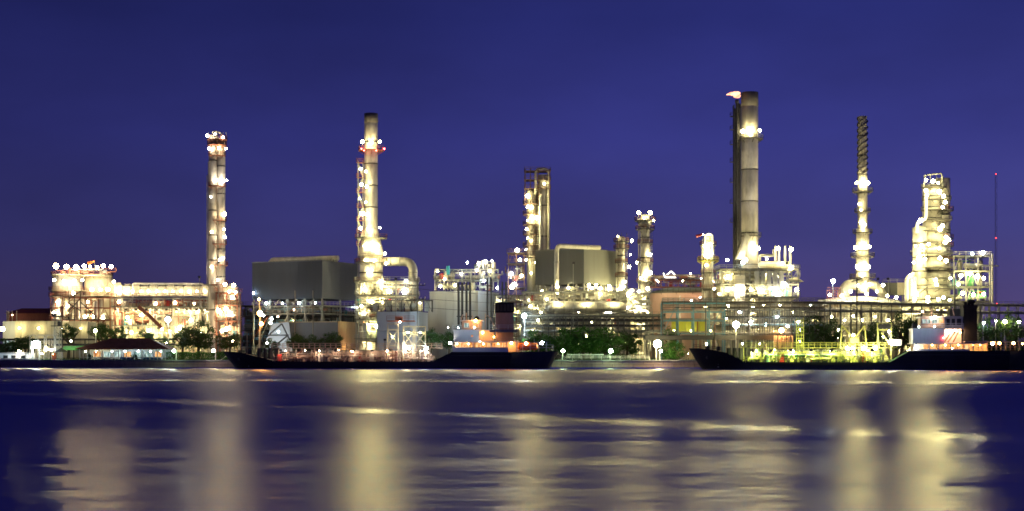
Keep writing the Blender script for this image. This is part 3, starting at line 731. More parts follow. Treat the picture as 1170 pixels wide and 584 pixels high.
added_flood(440, 388, 380, 458, 372, 412, 7000, 'added brightening floodlight low before the pale shed', 'cool', 60)
added_flood(250, 300, 400, 340, 292, 440, 9000, 'added floodlight brightening the roof duct of the dark cooler box', 'white', 20)

# ------------------------------------------------------------------ left furnace unit and long exchanger rack
t = T('furnace_unit', 'tall lamp-rimmed furnace with red curved railings at far left', 'furnace', 94, 430)
S = 430/F; cx, cy = t.p(94, 0, 8).xy
R0 = 35*S
bm = bmesh.new()
courses(t, cx-4.6, cy, 17*S, 0, t.p(0, 312).z, WHITE, 4, LAG)
courses(t, cx+4.8, cy+1, 16*S, 0, t.p(0, 312).z, CREAM, 4, LAG)
t.ring(cx-3, cy, t.p(0, 313).z, 2, 24*S, CREAM, RUST, n=28); t.ring(cx+4, cy, t.p(0, 314).z, 2, 20*S, CREAM, RUST, n=28)
t.ring(cx-4, cy, t.p(0, 331).z, 2, 23*S, CREAM, RUST, n=28)
t.ring(cx-3, cy, t.p(0, 338).z, 2, 26*S, RUST, RUST, n=28)
t.box('wall_panel', t.p(58, 0).x, t.p(78, 0).x, 6, 6.2, 0, t.p(0, 336).z, WHITE)
for i in range(7):
    t.box('wall_panel', t.p(58+10.4*i, 0).x+.04, t.p(68.4+10.4*i, 0).x-.04, 7.2, 7.4, 0, t.p(0, 322 if i > 2 else 336).z, WHITE if i < 5 else CREAM)
frame(t, t.p(59, 0).x, t.p(127, 0).x, -1, 4, [t.p(0, y).z for y in (385, 366, 352, 340)], 5, 1, RUST, .28, decks=[1, 3], brace=.7, seed=5, rm=RUST)
for px in (79, 85, 92): t.bar('scaffold_pole', t.p(px, 405, -3), t.p(px, 332, -3), .25, DARK)
for a, b in (((79, 341), (92, 333)), ((79, 355), (93, 340)), ((92, 355), (79, 347)), ((85, 398), (104, 357)), ((92, 345), (110, 362))): t.bar('brace', t.p(*a, -3), t.p(*b, -3), .28, DARK)
clutter(t, t.p(60, 0).x, t.p(126, 0).x, 0, 4, t.p(0, 366).z+.4, t.p(0, 340).z, 16, 6, [WHITE, CREAM, RUST, LAG])
clutter(t, t.p(62, 0).x, t.p(124, 0).x, 4, 10, t.p(0, 313).z, t.p(0, 304).z, 16, 8, [WHITE, CREAM, RUST], .6)
for i, px in enumerate((64, 76, 87, 96, 103, 111, 118, 127)): t.lamp(t.p(px, 304+(i % 3)*.8, -.5 if i else 1), 'warm', 1300 if i < 4 else 700, .55 if i < 3 else .38)
for px, py, P in ((62, 320, 1500), (73, 321, 700), (85, 321, 800), (94, 320, 1500), (130, 322, 900), (66, 345, 1600), (78, 350, 900), (70, 372, 1600), (90, 372, 900), (100, 345, 900), (84, 335, 700),
                  (105, 331, 1500), (115, 331, 1500), (123, 331, 1300), (108, 362, 1300), (118, 363, 1300), (62, 358, 900), (97, 362, 900)):
    t.lamp(t.p(px, py, -1.6 if py < 340 else 1.5), 'warm', P*.85, .42)

t = T('heat_exchanger_rack', 'long two-deck exchanger rack running from furnace to left column', 'exchanger rack', 195, 432)
x0, x1 = t.p(128, 0).x, t.p(268, 0).x
frame(t, x0, x1, 0, 7, [t.p(0, y).z for y in (372, 351, 341)], 12, 1, STEEL, .3, decks=[1, 2], brace=.35, seed=21, rm=RUST, gm=GRATE)
for i in range(14):
    a = x0+(x1-x0)*i/14; t.box('fan_bay', a+.1, a+(x1-x0)/14-.1, 2, 6.5, t.p(0, 338).z, t.p(0, 326+(i % 2)*.6).z, LAG); t.box('fan_hood', a+.5, a+(x1-x0)/14-.5, 2.4, 6, t.p(0, 326).z, t.p(0, 324).z, STEEL)
    t.box('wall_panel', a+.03, a+(x1-x0)/14-.03, 8.5, 8.7, 0, t.p(0, 345).z, (LAG, CREAM, TANCLAD)[i % 3])
t.tube('header_pipe', [t.p(152, 340, 1), t.p(152, 324, 1), t.p(232, 324, 1), t.p(232, 334, 1)], .28, WHITE, 8, .6)
clutter(t, x0, x1, .5, 3, t.p(0, 351).z+.4, t.p(0, 341).z, 40, 23, [RUST, WHITE, CREAM, RUST], .7)
clutter(t, x0, x1, .5, 6, t.p(0, 372).z+.2, t.p(0, 351).z, 34, 24, [LAG, WHITE, CREAM, STEEL, RUST])
clutter(t, x0, x1, .5, 6, 0, t.p(0, 372).z, 34, 25, [LAG, CREAM, STEEL]); clutter(t, x0, x1, -.4, 2, t.p(0, 372).z, t.p(0, 351).z, 50, 26, [RUST, DARK, STEEL, CREAM], .7)
for q in range(12): t.hood((x0+1.5+q*3.1, -1.2, t.p(0, 354).z), 'warm', 420); t.hood((x0+1.5+q*3.1, 1.2, t.p(0, 375).z), 'yel', 450)
for a, b in (((158, 350), (172, 362)), ((172, 362), (185, 375))): t.bar('stair_flight', t.p(*a, -1.4), t.p(*b, -1.4), .35, RUST, 1.0)
for i in range(15): t.lamp(t.p(133+i*9.2, 333, .8), 'warm', 330, .36)
for px, py, P, c in ((110, 363, 900, 'warm'), (146, 363, 1300, 'yel'), (161, 360, 2000, 'yel'), (136, 345, 500, 'warm'), (178, 347, 500, 'warm'), (200, 346, 500, 'warm'), (222, 347, 500, 'warm'), (170, 378, 1500, 'yel'),
                  (185, 376, 1500, 'yel'), (205, 375, 1500, 'yel'), (218, 366, 1200, 'yel'), (240, 364, 1200, 'yel'), (228, 380, 1300, 'yel'), (255, 385, 900, 'yel'), (265, 340, 900, 'warm'), (150, 380, 900, 'yel'), (262, 356, 900, 'warm'), (190, 392, 500, 'yel')):
    t.lamp(t.p(px, py, -.6), c, P*.85, .42)

t = T('pump_deck', 'small square lamp-lit deck on the right flank of left column', 'platform', 262, 424)
x0, x1 = t.p(247, 0).x, t.p(271, 0).x
frame(t, x0, x1, 0, 5, [t.p(0, y).z for y in (386, 367, 349, 335)], 2, 1, RUST, .28, brace=.5, seed=31)
for a, b in ((386, 367), (367, 349), (349, 335)): clutter(t, x0, x1, .5, 4.5, t.p(0, a).z+.3, t.p(0, b).z, 8, a, [WHITE, CREAM, LAG])
for px, py, P in ((257, 325, 900), (267, 326, 900), (262, 333, 1300), (269, 334, 900), (250, 355, 1600), (258, 353, 1600), (264, 358, 1200), (259, 376, 1600), (254, 378, 900), (266, 390, 500)): t.lamp(t.p(px, py, -1), 'warm', P*.85, .42)

# ------------------------------------------------------------------ big clad boxes (air coolers) on legs
def clad_box(label, pxc, D, th, L1, L2, pytop, pybot, m1, m2, px_group=None, name='cooler_house', cat='cooler house', legs=True, nl=4, lam=(), panels=None):
    """front corner stands at (pxc, D); left face runs back-left, right face back-right"""
    t = T(name, label, cat, pxc, D, GZ, th)
    # local frame: x along left face towards the corner (corner at x=0), y away along the right face
    zt = Zp(pytop, D)-GZ; zb = Zp(pybot, D)-GZ
    t.box('core', -L1+.12, -.12, .12, L2-.12, zb+.05, zt-.05, DARK)
    n1 = max(2, round(L1/2.9)); n2 = max(2, round(L2/2.9))
    for i in range(n1): t.box('cladding_panel', -L1+L1*i/n1+.01, -L1+L1*(i+1)/n1-.01, 0, .1, zb, zt, m1)
    for i in range(n2): t.box('cladding_panel', -.1, 0, L2*i/n2+.01 if i else .12, L2*(i+1)/n2-.01, zb, zt, m2)
    t.box('roof_trim', -L1-.1, .15, -.12, .05, zt-.05, zt+.22, m2); t.box('roof_trim', -.1, .15, .06, L2+.1, zt-.05, zt+.22, m2)
    if legs:
        for i in range(nl+1):
            x = -L1+L1*i/nl
            for y in (.5, L2*.5, L2-.5): t.bar('post', (x if 0 < i < nl else x+(.3 if i == 0 else -.3), y, 0), (x if 0 < i < nl else x+(.3 if i == 0 else -.3), y, zb), .4, STEEL)
        for zz in (zb-2.2, zb-4.6):
            t.bar('beam', (-L1, .5, zz), (0, .5, zz), .3, STEEL); t.bar('beam', (-.3, .5, zz), (-.3, L2, zz), .3, STEEL)
            o = t.box('deck_grating', -L1, 0, .2, L2, zz+.2, zz+.3, GRATE); t.rail([(-L1, .1, zz+.3), (0, .1, zz+.3), (0, L2, zz+.3)], STEEL, parent=o)
        for i in range(nl):
            a = -L1+L1*i/nl; b = a+L1/nl; mid = (a+b)/2
            t.bar('brace', (a, .5, zb-4.4), (mid, .5, zb-.2), .24, STEEL); t.bar('brace', (b, .5, zb-4.4), (mid, .5, zb-.2), .24, STEEL)
            t.bar('brace', (a, .5, 0), (b, .5, zb-4.8), .24, STEEL)
    return t, zt, zb
S = 430/F
t, zt, zb = clad_box('largest dark grey clad cooler box on braced legs, left of centre', 368, 430, -math.radians(24), 25.5, 22, 298, 341, GREYCLAD_SHADED, GREYCLAD_LIT)
t.tube('roof_duct', [(-23, 6, zt-.2), (-22, 6, zt+1.2), (1.5, 7, zt+1.2)], .8, LAG, 14, .7)
for i in range(20): t.box('duct_saddle', -21+i*1.15, -20.7+i*1.15, 5, 7.5, zt, zt+.7, STEEL)
clutter(t, -24, -1, 1, 8, zb-4.2, zb-2.2, 26, 41, [STEEL, BLUES, LAG, WHITE, RUST], .8)
clutter(t, -24, -1, 2, 8, zb-2, zb, 12, 42, [STEEL, WHITE], .6)
for x, y, z, c, P in ((-24.5, -.8, zb+2.0, 'cool', 500), (-20, -.5, zb-1.2, 'cool', 260), (-14, -.5, zb-1.3, 'cool', 320), (-8, -.5, zb-1.3, 'cool', 260), (-3, 1, zb-1.3, 'cool', 260), (.6, 20, zb-2, 'cool', 500),
                      (-22, 1, zb-4.9, 'cool', 700), (-19, 1, zb-6, 'cool', 500), (-16, 0, zb-5.4, 'pink', 150), (-10, 0, zb-3.3, 'pink', 120)): t.lamp((x, y, z), c, P, .32)

t, z2, _ = clad_box('low grey clad workshop with tan end wall under the dark cooler box', 386, 424, -math.radians(20), 20, 14, 368, 412, GREYCLAD_LIT, TANCLAD, name='workshop', cat='workshop', legs=False)
t.lamp((3.0, 3, 2.4), 'orange', 900, .32)
t = T('lean_to_roof', 'pale floodlit sloping roof with dark stair left of the grey workshop', 'roof', 318, 420)
bm = bmesh.new(); A = [t.p(300, 402, 0), t.p(334, 402, 0), t.p(330, 368, 6), t.p(311, 370, 6)]
f = bm.faces.new([bm.verts.new(a) for a in A]); ex = bmesh.ops.extrude_face_region(bm, geom=[f]); bmesh.ops.translate(bm, verts=[v for v in ex['geom'] if isinstance(v, bmesh.types.BMVert)], vec=(0, .3, -.1))
t.add('roof_sheet', to_mesh(bm, 'roof_sheet', LGREY))
for a, b in (((308, 382), (322, 370)), ((318, 392), (328, 384)), ((322, 370), (331, 388)), ((306, 383), (330, 383))): t.bar('stair_flight', t.p(*a, -1.2), t.p(*b, -1.2), .16, DARK, .45)
t.lamp(t.p(309, 369, -1.5), 'cool', 1500, .4); t.lamp(t.p(318, 379, -6), 'cool', 1100, .26); t.lamp(t.p(305, 392, -4), 'white', 500, .3)

t, zt, zb = clad_box('olive grey clad cooler box right of centre behind a bent pipe', 667, 434, -math.radians(36), 18.3, 21, 284, 324, OLIVE, mat('lit olive corrugated cladding', (.20, .20, .17), .6, .0, var=.05, dirt=.12, scale=.12, ribs=2.2), nl=3)  # one cladding: left face coloured darker, right face lighter, as light falls
t.box('rooftop_unit', -12, -2, 2, 9, zt, zt+1.2, DARK)
for x, y, z, P in ((-15, -1, zb-2, 500), (-10, -1, zb-3, 400), (-5, -1, zb-1.3, 700), (1, 3, zb-1.3, 900), (1, 8, zb-1.2, 700), (1, 13, zb-1.3, 900), (1, 18, zb-1.5, 700), (1.2, 6, zb-4, 900), (1.2, 14, zb-4, 700)): t.lamp((x, y, z), 'yel', P, .38)
clutter(t, -.5, 1.5, 1, 20, zb-4.2, zb-.5, 30, 44, [LAG, CREAM, WHITE], .7); clutter(t, -17, -1, 0, 3, zb-4.2, zb-1, 18, 45, [LAG, CREAM])
t = T('bent_pipe', 'thick cream pipe bending over the olive clad box', 'pipe', 637, 420)
S = 420/F
t.tube('pipe_run', [t.p(636, 345), t.p(636, 281), t.p(685, 283, 12)], 2.6*S, LAG, 14, 1.8)
for py in (300, 320, 336): t.cyl('pipe_flange', t.p(636, py), t.p(636, py-.8), 3.2*S, STEEL, 14)
t.bar('pipe_support', t.p(632, 411), t.p(632, 344), .3, STEEL); t.bar('pipe_support', t.p(640, 411), t.p(640, 344), .3, STEEL); t.bar('pipe_support', t.p(631, 345), t.p(641, 345), .4, STEEL)
t.lamp(t.p(637, 328, -1.3), 'yel', 1300, .45); t.lamp(t.p(637, 335, -1.3), 'yel', 700, .35)

# -- light grey building 487-570
t, zt, _ = clad_box('light grey windowless block crowned by process deck, left of centre', 546, 436, -math.radians(22), 16.5, 17, 333, 411, LGREY, mat('lit light grey cladding', (.52, .54, .60), .55, .05, var=.14, dirt=.15, scale=.15), name='process_building', cat='building', legs=False)  # right face is a lighter copy of the same grey, as if lit
t.box('side_block', -18.5, -16.6, 3, 12, 0, zt-3, LGREY)
t = T('rooftop_process_deck', 'lamp-lit process deck with teal vessel on light grey block', 'process deck', 535, 437, Zp(331.5, 437))
x0, x1 = t.p(497, 0).x, t.p(569, 0).x
frame(t, x0, x1, 0, 9, [t.p(0, y, 0).z for y in (320, 308)], 7, 1, STEEL, .26, brace=.5, seed=51, decks=[0])
clutter(t, x0, x1, 1, 8, t.p(0, 320).z+.3, t.p(0, 309).z, 30, 52, [LAG, CREAM, WHITE, STEEL], .8); clutter(t, x0, x1, 1, 8, .1, t.p(0, 321).z, 24, 53, [LAG, CREAM, WHITE], .8)
clutter(t, t.p(540, 0).x, t.p(566, 0).x, 1, 8, t.p(0, 308).z+.3, t.p(0, 297).z, 20, 54, [LAG, WHITE, CREAM], .8)
t.cyl('teal_vessel', t.p(512, 314, -.5), t.p(512, 304, -.5), .5, TEAL)
for px, py, c, P in ((500, 310, 'yel', 900), (508, 319, 'warm', 500), (527, 313, 'white', 600), (534, 300, 'cool', 1300), (547, 301, 'white', 900), (555, 299, 'white', 900), (562, 298, 'white', 600), (553, 321, 'cool', 700), (568, 329, 'cool', 500),
                     (503, 327, 'yel', 900), (520, 326, 'yel', 600), (537, 327, 'yel', 600), (545, 309, 'white', 500), (560, 310, 'yel', 600)): t.lamp(t.p(px, py, -1), c, P*.7, .36)
def tall_pipe(px, y0, y1, label, w=.35):
    t = T('vent_pipe', label, 'vent pipe', px, 424, group='dark vent pipes in front of the light grey block')
    for k in (-.55, .55): t.cyl('pipe', (k, 0, 0), (k, 0, t.p(0, y0).z), w, DARK, 10)
    t.box('bracket', -1.1, 1.1, -.4, .4, t.p(0, y1).z-.3, t.p(0, y1).z, DARK); t.box('bracket', -1, 1, -.35, .35, t.p(0, y0+8).z-.3, t.p(0, y0+8).z, DARK)
tall_pipe(526, 323, 361, 'leftmost dark twin vent pipe before the light grey block')
tall_pipe(535, 323, 361, 'middle dark twin vent pipe before the light grey block')
tall_pipe(559, 318, 362, 'tallest dark twin vent pipe near the right corner of light grey block', .28)
tall_pipe(576, 322, 345, 'rightmost dark twin vent pipe behind the tanker funnel', .25)

# -- process unit under stack 424
def punit(name, label, cat, px0, px1, D, dep, rows, nx, m=STEEL, seed=1, pal=None, dens=.35, lamps=(), wall=None, brace=.4, col='yel', rm=None, power=1.0, auto=0, walltop=None):
    t = T(name, label, cat, (px0+px1)/2, D); x0, x1 = t.p(px0, 0).x, t.p(px1, 0).x
    zs = [t.p(0, y).z for y in rows]
    frame(t, x0, x1, 0, dep, zs, nx, 1, m, .3, brace=brace, seed=seed, rm=rm)
    lev = [0]+zs; R = random.Random(seed)
    for k, (a, b) in enumerate(zip(lev, lev[1:])):
        clutter(t, x0, x1, .6, dep-.5, a+.4, b-.2, int((x1-x0)*dens*2), seed*10+k, pal); clutter(t, x0, x1, .2, dep*.5, a+.4, b-.2, int((x1-x0)*dens*2), seed*10+k+500, pal, .6)
        for j in range(auto):
            t.hood((x0+(x1-x0)*(j+R.uniform(.25, .75))/auto, R.uniform(-.8, dep*.4), b-R.uniform(.5, 1.2)), col, round(R.uniform(5, 11)*power)*100)  # fill lamps added on each storey to brighten the steelwork
        for j in range(4):
            zz = a+(b-a)*R.uniform(.35, .9); yy = R.uniform(-.4, dep*.5); xa = x0+R.uniform(0, .25)*(x1-x0); xb = x1-R.uniform(0, .25)*(x1-x0)
            t.cyl('pipe_run', (xa, yy, zz), (xb, yy, zz), R.uniform(.07, .2), R.choice(pal or PAL), 8)
        for j in range(int((x1-x0)*.6)):
            xx = R.uniform(x0, x1); t.bar('conduit', (xx, R.uniform(-.5, dep*.3), a), (xx, R.uniform(-.5, dep*.3), b), .08, R.choice((DARK, STEEL, STEEL)))
    if wall:
        n = max(1, round((x1-x0)/3)); zt_ = zs[-1] if walltop is None else t.p(0, walltop).z
        for i in range(n): t.box('wall_panel', x0+(x1-x0)*i/n+.03, x0+(x1-x0)*(i+1)/n-.03, dep+.3, dep+.5, 0, zt_, wall)  # back walls added behind the frame, pale ones to bounce fill light
    for px, py, P, c in lamps: t.lamp(t.p(px, py, -1), c, P*.85*power, .42 if P > 700 else .32)
    return t
punit('process_unit', 'lamp-lit piping unit around the foot of the stack and elbow duct', 'process unit', 407, 476, 418, 7, (388, 366, 350, 338, 322), 6, seed=61, pal=[LAG, CREAM, STEEL, WHITE, RUST], auto=3, brace=.6,
      lamps=((435, 322, 1500, 'yel'), (417, 331, 1800, 'yel'), (445, 333, 1100, 'yel'), (462, 334, 800, 'white'), (464, 321, 500, 'white'), (425, 345, 900, 'yel'), (430, 373, 1800, 'lime'), (413, 350, 900, 'yel'), (424, 309, 1500, 'yel')))
t, _, _ = clad_box('long low pale shed behind the yellow ship gantry', 478, 412, -math.radians(10), 12.5, 12, 357, 411, LGREY, LGREY, name='storage_shed', cat='shed', legs=False)
t = T('switchgear_rack', 'small dark-framed cabinet rack on top of the pale shed', 'rack', 468, 414, Zp(357, 412)+.25)
for i in range(9): t.box('cabinet', -11+i*1.9, -9.6+i*1.9, 2, 4, .2, 2.6+(i % 3)*.3, CREAM if i % 2 else STEEL)
frame(t, -11.5, 6.5, 1, 4.5, [3.4], 6, 1, DARK, .2, brace=.3, seed=63, decks=[]); t.lamp((-8, .5, 2.6), 'yel', 200, .25); t.lamp((3, .5, 2.6), 'yel', 200, .25)

# utility poles with crossarms and wires
def utility(px, D, ytop, ybot, label, arms=True):
    t = T('utility_pole', label, 'utility pole', px, D, group='slender poles along the plant road')
    t.cyl('pole', (0, 0, 0), (0, 0, t.p(0, ytop).z), .17, CONC, 8)
    if arms:
        for dz in (2, 6):
            t.bar('crossarm', (-2.2, 0, t.p(0, ytop).z-dz), (2.2, 0, t.p(0, ytop).z-dz), .2, DARK)
            for dx in (-2, -1, 1, 2): t.cyl('insulator', (dx, 0, t.p(0, ytop).z-dz), (dx, 0, t.p(0, ytop).z-dz+.5), .11, WHITE, 6)
    return t
utility(477, 400, 318, 405, 'utility pole with two crossarms right of the elbow duct')
utility(337, 405, 332, 405, 'left thin pole in front of the dark cooler box', False)
utility(357.5, 405, 332, 405, 'right thin pole in front of the dark cooler box', False)
t = T('power_line', 'sagging overhead wires crossing the light grey block', 'wires', 520, 400, Zp(340, 400))
for k, (a, b, c) in enumerate(((330, 334, 338), (341, 344, 347), (351, 354, 357), (379, 383, 380))):
    t.tube('wire', [t.p(430, a-1), t.p(477, a), t.p(520, b), t.p(580, c)], .05, DARK, 5)

# -- centre lower process units 590-760
punit('process_unit', 'sprawling lamp-lit piping unit beneath the olive clad box', 'process unit', 598, 716, 415, 8, (386, 372, 358, 345, 334), 10, seed=71, pal=[LAG, CREAM, STEEL, WHITE, STEEL], auto=3, brace=.4, wall=LGREY, walltop=350, power=.7, dens=.5,
      lamps=((599, 361, 1300, 'cool'), (606, 350, 900, 'yel'), (604, 343, 600, 'yel'), (625, 342, 700, 'yel'), (635, 348, 900, 'white'), (650, 350, 1100, 'yel'), (673, 326, 1100, 'yel'), (681, 326, 1000, 'yel'), (696, 327, 1000, 'yel'), (712, 328, 1300, 'yel'),
             (686, 336, 1600, 'yel'), (693, 356, 1500, 'white'), (697, 358, 900, 'white'), (661, 356, 700, 'yel'), (618, 357, 500, 'yel'), (670, 384, 500, 'yel'), (640, 377, 400, 'yel')))
punit('process_unit', 'bright narrow piping unit at the foot of the paired columns', 'process unit', 706, 742, 428, 8, (384, 366, 350, 336), 3, seed=81, auto=2, wall=CREAM,
      lamps=((718, 336, 1600, 'yel'), (722, 332, 1200, 'yel'), (729, 352, 1400, 'white'), (717, 352, 1200, 'white'), (724, 360, 1300, 'yel'), (740, 330, 900, 'white')))
punit('process_unit', 'dim steel pump house frame seen under the dark cooler box', 'process unit', 276, 404, 456, 6, (392, 378, 362, 350), 10, m=DARK, seed=161, pal=[STEEL, DARK, LAG, BLUES], auto=1, power=.5, wall=MATS['grey primed steel'], walltop=356, dens=.35)
punit('process_unit', 'dim pipe frame glimpsed behind the tanker funnel', 'process unit', 566, 602, 446, 6, (385, 368, 350, 338), 4, m=STEEL, seed=171, auto=2, power=.5, wall=LGREY, walltop=352)
punit('process_unit', 'lamp-dotted pipe frame between boiler house and scaffold grid', 'process unit', 908, 944, 446, 6, (385, 372, 358, 348), 4, m=STEEL, seed=181, auto=2, power=.5, wall=MATS['grey primed steel'], walltop=352)
t = T('field_tank', 'long grey lagged drum lying under the olive clad box', 'tank', 670, 408, GZ)
t.vessel('drum_shell', (0, 1, t.p(0, 351).z), 24, 1.5, LAG)
for q in range(7): t.cyl('shell_band', (-10+q*3.3, 1, t.p(0, 351).z), (-9.85+q*3.3, 1, t.p(0, 351).z), 1.54, STEEL, 20)
for q in range(3): t.hood((-8+q*8, -1.6, t.p(0, 351).z+2.2), 'yel', 500)
for dx in (-9, -3, 3, 9): t.box('saddle', dx-.3, dx+.3, 0, 2, 0, t.p(0, 352).z, CONC)

# -- salmon tank 738-835
t = T('storage_tank', 'large round salmon-coloured storage tank with railed grey roof', 'storage tank', 786, 452)
S = 452/F; r = 47*S; cy = 8
n = 14
for k in range(2):
    for i in range(24):
        a0 = PI+PI*i/24; a1 = PI+PI*(i+1)/24; z0 = t.p(0, 411).z if k == 0 else t.p(0, 372).z; z1 = t.p(0, 372).z if k == 0 else t.p(0, 335).z
        bm = bmesh.new(); v = []
        for a in (a0+.002, (a0+a1)/2, a1-.002):
            for z in (z0, z1-.04): v.append(bm.verts.new((r*math.cos(a), cy+r*math.sin(a), z)))
        for j in (0, 2): bm.faces.new((v[j], v[j+2], v[j+3], v[j+1])).smooth = True
        t.add('shell_plate', to_mesh(bm, 'shell_plate', PINK))
t.cyl('tank_core', (0, cy, 0), (0, cy, t.p(0, 335).z-.1), r-.1, PINK, 48)
t.add('tank_roof', lib('cone', TANKROOF), Matrix.Translation((0, cy, t.p(0, 335).z)) @ Matrix.Diagonal((r, r, t.p(0, 328).z-t.p(0, 335).z, 1)))
t.ring(0, cy, t.p(0, 334).z, r*.98, r*1.05, GRATE, DARK, n=48)
t.tube('foam_pipe', [t.p(735, 335, -2), t.p(738, 345, -4), t.p(745, 352, -6), t.p(747, 400, -6)], .15, STEEL, 6, .5)
t.cyl('riser_pipe', t.p(777, 338, -8), t.p(777, 405, -8), .16, WHITE, 8)
for px, py, c, P in ((741, 330, 'white', 700), (760, 345, 'pink', 300), (790, 343, 'pink', 300), (752, 322, 'yel', 200), (780, 321, 'yel', 200), (800, 340, 'pink', 500)): t.lamp(t.p(px, py, -7.5), c, P, .3)
t = T('tank_top_walkway', 'cluttered walkway with glowing white hoops above the salmon tank', 'walkway', 786, 462, Zp(328, 462))
x0, x1 = t.p(742, 0).x, t.p(822, 0).x
t.bar('support_beam', (x0, 2, 0), (x1, 2, 0), .5, RUST)
frame(t, x0, x1, 0, 4, [t.p(0, 320).z], 12, 1, RUST, .22, brace=.3, seed=93)
clutter(t, x0, x1, .5, 3.5, t.p(0, 320).z, t.p(0, 313).z, 26, 91, [CREAM, RUST, STEEL], .6); clutter(t, x0, x1, .5, 3.5, 0, t.p(0, 320).z, 22, 92, [CREAM, RUST, STEEL], .6)
for a, b in (((758, 312), (760, 317)), ((760, 317), (772, 317)), ((762, 314), (767, 310)), ((767, 310), (771, 314))): t.bar('glow_hoop', t.p(*a, -1), t.p(*b, -1), .25, em('white', 6))  # white lit structure, its light put into a glowing material
for px, py in ((789, 313), (801, 318), (750, 320), (815, 322)): t.lamp(t.p(px, py, -1), 'white', 200, .25)

# -- bright building 820-915
t = punit('boiler_house', 'brilliantly lit multi-deck boiler house beneath the widest stack', 'boiler house', 824, 912, 428, 10, (372, 352, 340, 325, 308), 8, seed=101, pal=[CREAM, LAG, WHITE, CREAM], auto=3, wall=CREAM, walltop=322, brace=.4, power=1.0,
      lamps=((831, 297, 1300, 'yel'), (832, 316, 1100, 'yel'), (852, 297, 1500, 'white'), (849, 300, 900, 'cool'), (865, 284, 1500, 'yel'), (889, 284, 1300, 'yel'), (904, 285, 1300, 'yel'), (876, 296, 700, 'yel'), (894, 301, 1100, 'yel'), (904, 306, 1300, 'yel'),
             (843, 336, 1900, 'white'), (831, 331, 1200, 'yel'), (847, 331, 1300, 'white'), (858, 331, 1100, 'yel'), (870, 332, 1800, 'yel'), (885, 334, 1200, 'white'), (891, 336, 1900, 'white'), (897, 325, 1100, 'white'), (910, 331, 1300, 'yel'), (822, 336, 900, 'yel'), (816, 330, 700, 'yel')))
S = 428/F
t.vessel('steam_drum', t.p(885, 303, 3), 38*S, 4.2*S, CREAM)
t.box('duct_casing', t.p(839, 0).x, t.p(851, 0).x, -.5, 5, 0, t.p(0, 315).z, CREAM)
for i in range(5): t.box('fin_panel', t.p(862+i*7, 0).x, t.p(867+i*7, 0).x, -.6, 0, t.p(0, 327).z, t.p(0, 310).z, STEEL)
bm = bmesh.new(); A = [t.p(842, 296, 1), t.p(850, 296, 1), t.p(857, 270, 1), t.p(853, 266, 1)]
for dy in (0, 4): [bm.verts.new(a+Vector((0, dy, 0))) for a in A]
bm.verts.ensure_lookup_table(); v = bm.verts
for q in ((0, 1, 2, 3), (7, 6, 5, 4), (0, 4, 5, 1), (1, 5, 6, 2), (2, 6, 7, 3), (3, 7, 4, 0)): bm.faces.new([v[i] for i in q])
t.add('wedge_duct', to_mesh(bm, 'wedge_duct', LAG))
o = t.add('canopy_cone', lib('cone', CREAM), Matrix.Translation(t.p(907, 322, 3)) @ Matrix.Diagonal((3, 3, 1, 1)))
for px in (886, 890, 897, 903): t.cyl('vent_pipe', t.p(px, 308, 3), t.p(px, 281, 3), .35, LAG)
t.tube('header_pipe', [t.p(868, 300, -1), t.p(868, 292, -1), t.p(884, 292, -1), t.p(884, 285, -1)], .4, LAG, 8, .6)

# -- right base under thin stack 985
t = T('compressor_hall', 'low hall with floodlit white curved roof under thinnest stack', 'hall', 985, 436)
x0, x1 = t.p(938, 0).x, t.p(1032, 0).x
for i in range(9):
    a = x0+(x1-x0)*i/9; b = x0+(x1-x0)*(i+1)/9; k0, k1 = abs(i/4.5-1), abs((i+1)/4.5-1)
    za, zb_ = t.p(0, 340+5*k0**2).z, t.p(0, 340+5*k1**2).z
    bm = bmesh.new(); q = [bm.verts.new(c) for c in ((a+.03, -1, za-1.2), (b-.03, -1, zb_-1.2), (b-.03, 5, zb_+.6), (a+.03, 5, za+.6))]
    bm.faces.new(q); t.add('roof_panel', to_mesh(bm, 'roof_panel', WHITE)); t.box('wall_panel', a+.03, b-.03, 5, 5.3, 0, min(za, zb_)+.5, CREAM)
clutter(t, x0, x1, -.5, 4, 0, t.p(0, 352).z, 50, 111, [LAG, CREAM, WHITE])
frame(t, x0, x1, -1, 5, [t.p(0, 372).z, t.p(0, 352).z], 9, 1, STEEL, .28, brace=.4, seed=112, decks=[0])
for px, py, P, c in ((948, 337, 900, 'white'), (962, 338, 1500, 'white'), (972, 333, 1500, 'white'), (990, 336, 1300, 'yel'), (1002, 333, 1100, 'yel'), (1009, 326, 700, 'white'), (1014, 338, 900, 'yel'), (1024, 340, 900, 'yel'),
                  (950, 362, 900, 'yel'), (965, 366, 700, 'yel'), (975, 361, 900, 'yel'), (985, 366, 700, 'yel'), (1000, 362, 700, 'yel'), (1015, 366, 600, 'yel'), (957, 385, 900, 'yel'), (972, 388, 900, 'yel')): t.lamp(t.p(px, py, -2.4), c, P*.8, .36)
t = T('equipment_box', 'plain beige box between thinnest stack and big column', 'equipment housing', 1021, 446, Zp(337, 446))
for i in range(3): t.box('wall_panel', -3.4+i*2.3+.02, -1.1+i*2.3-.02, 0, 5, 0, 3.9, OLIVE if i < 2 else CREAM)
for dx in (-3, 3): t.bar('post', (dx, .6, GZ-t.z), (dx, .6, 0), .4, STEEL)
t.rail([(-3.4, 0, 3.9), (3.4, 0, 3.9)], STEEL)
t = T('scaffold_tower', 'small red scaffold grid left of the curved duct', 'scaffold', 953, 440)
for i in range(6): t.bar('scaffold_pole', t.p(945+i*3, 411), t.p(945+i*3, 328 if i > 1 else 331), .13, RUST)
for py in (329, 332, 335, 338, 341): t.bar('scaffold_pole', t.p(945, py), t.p(960, py), .13, RUST)
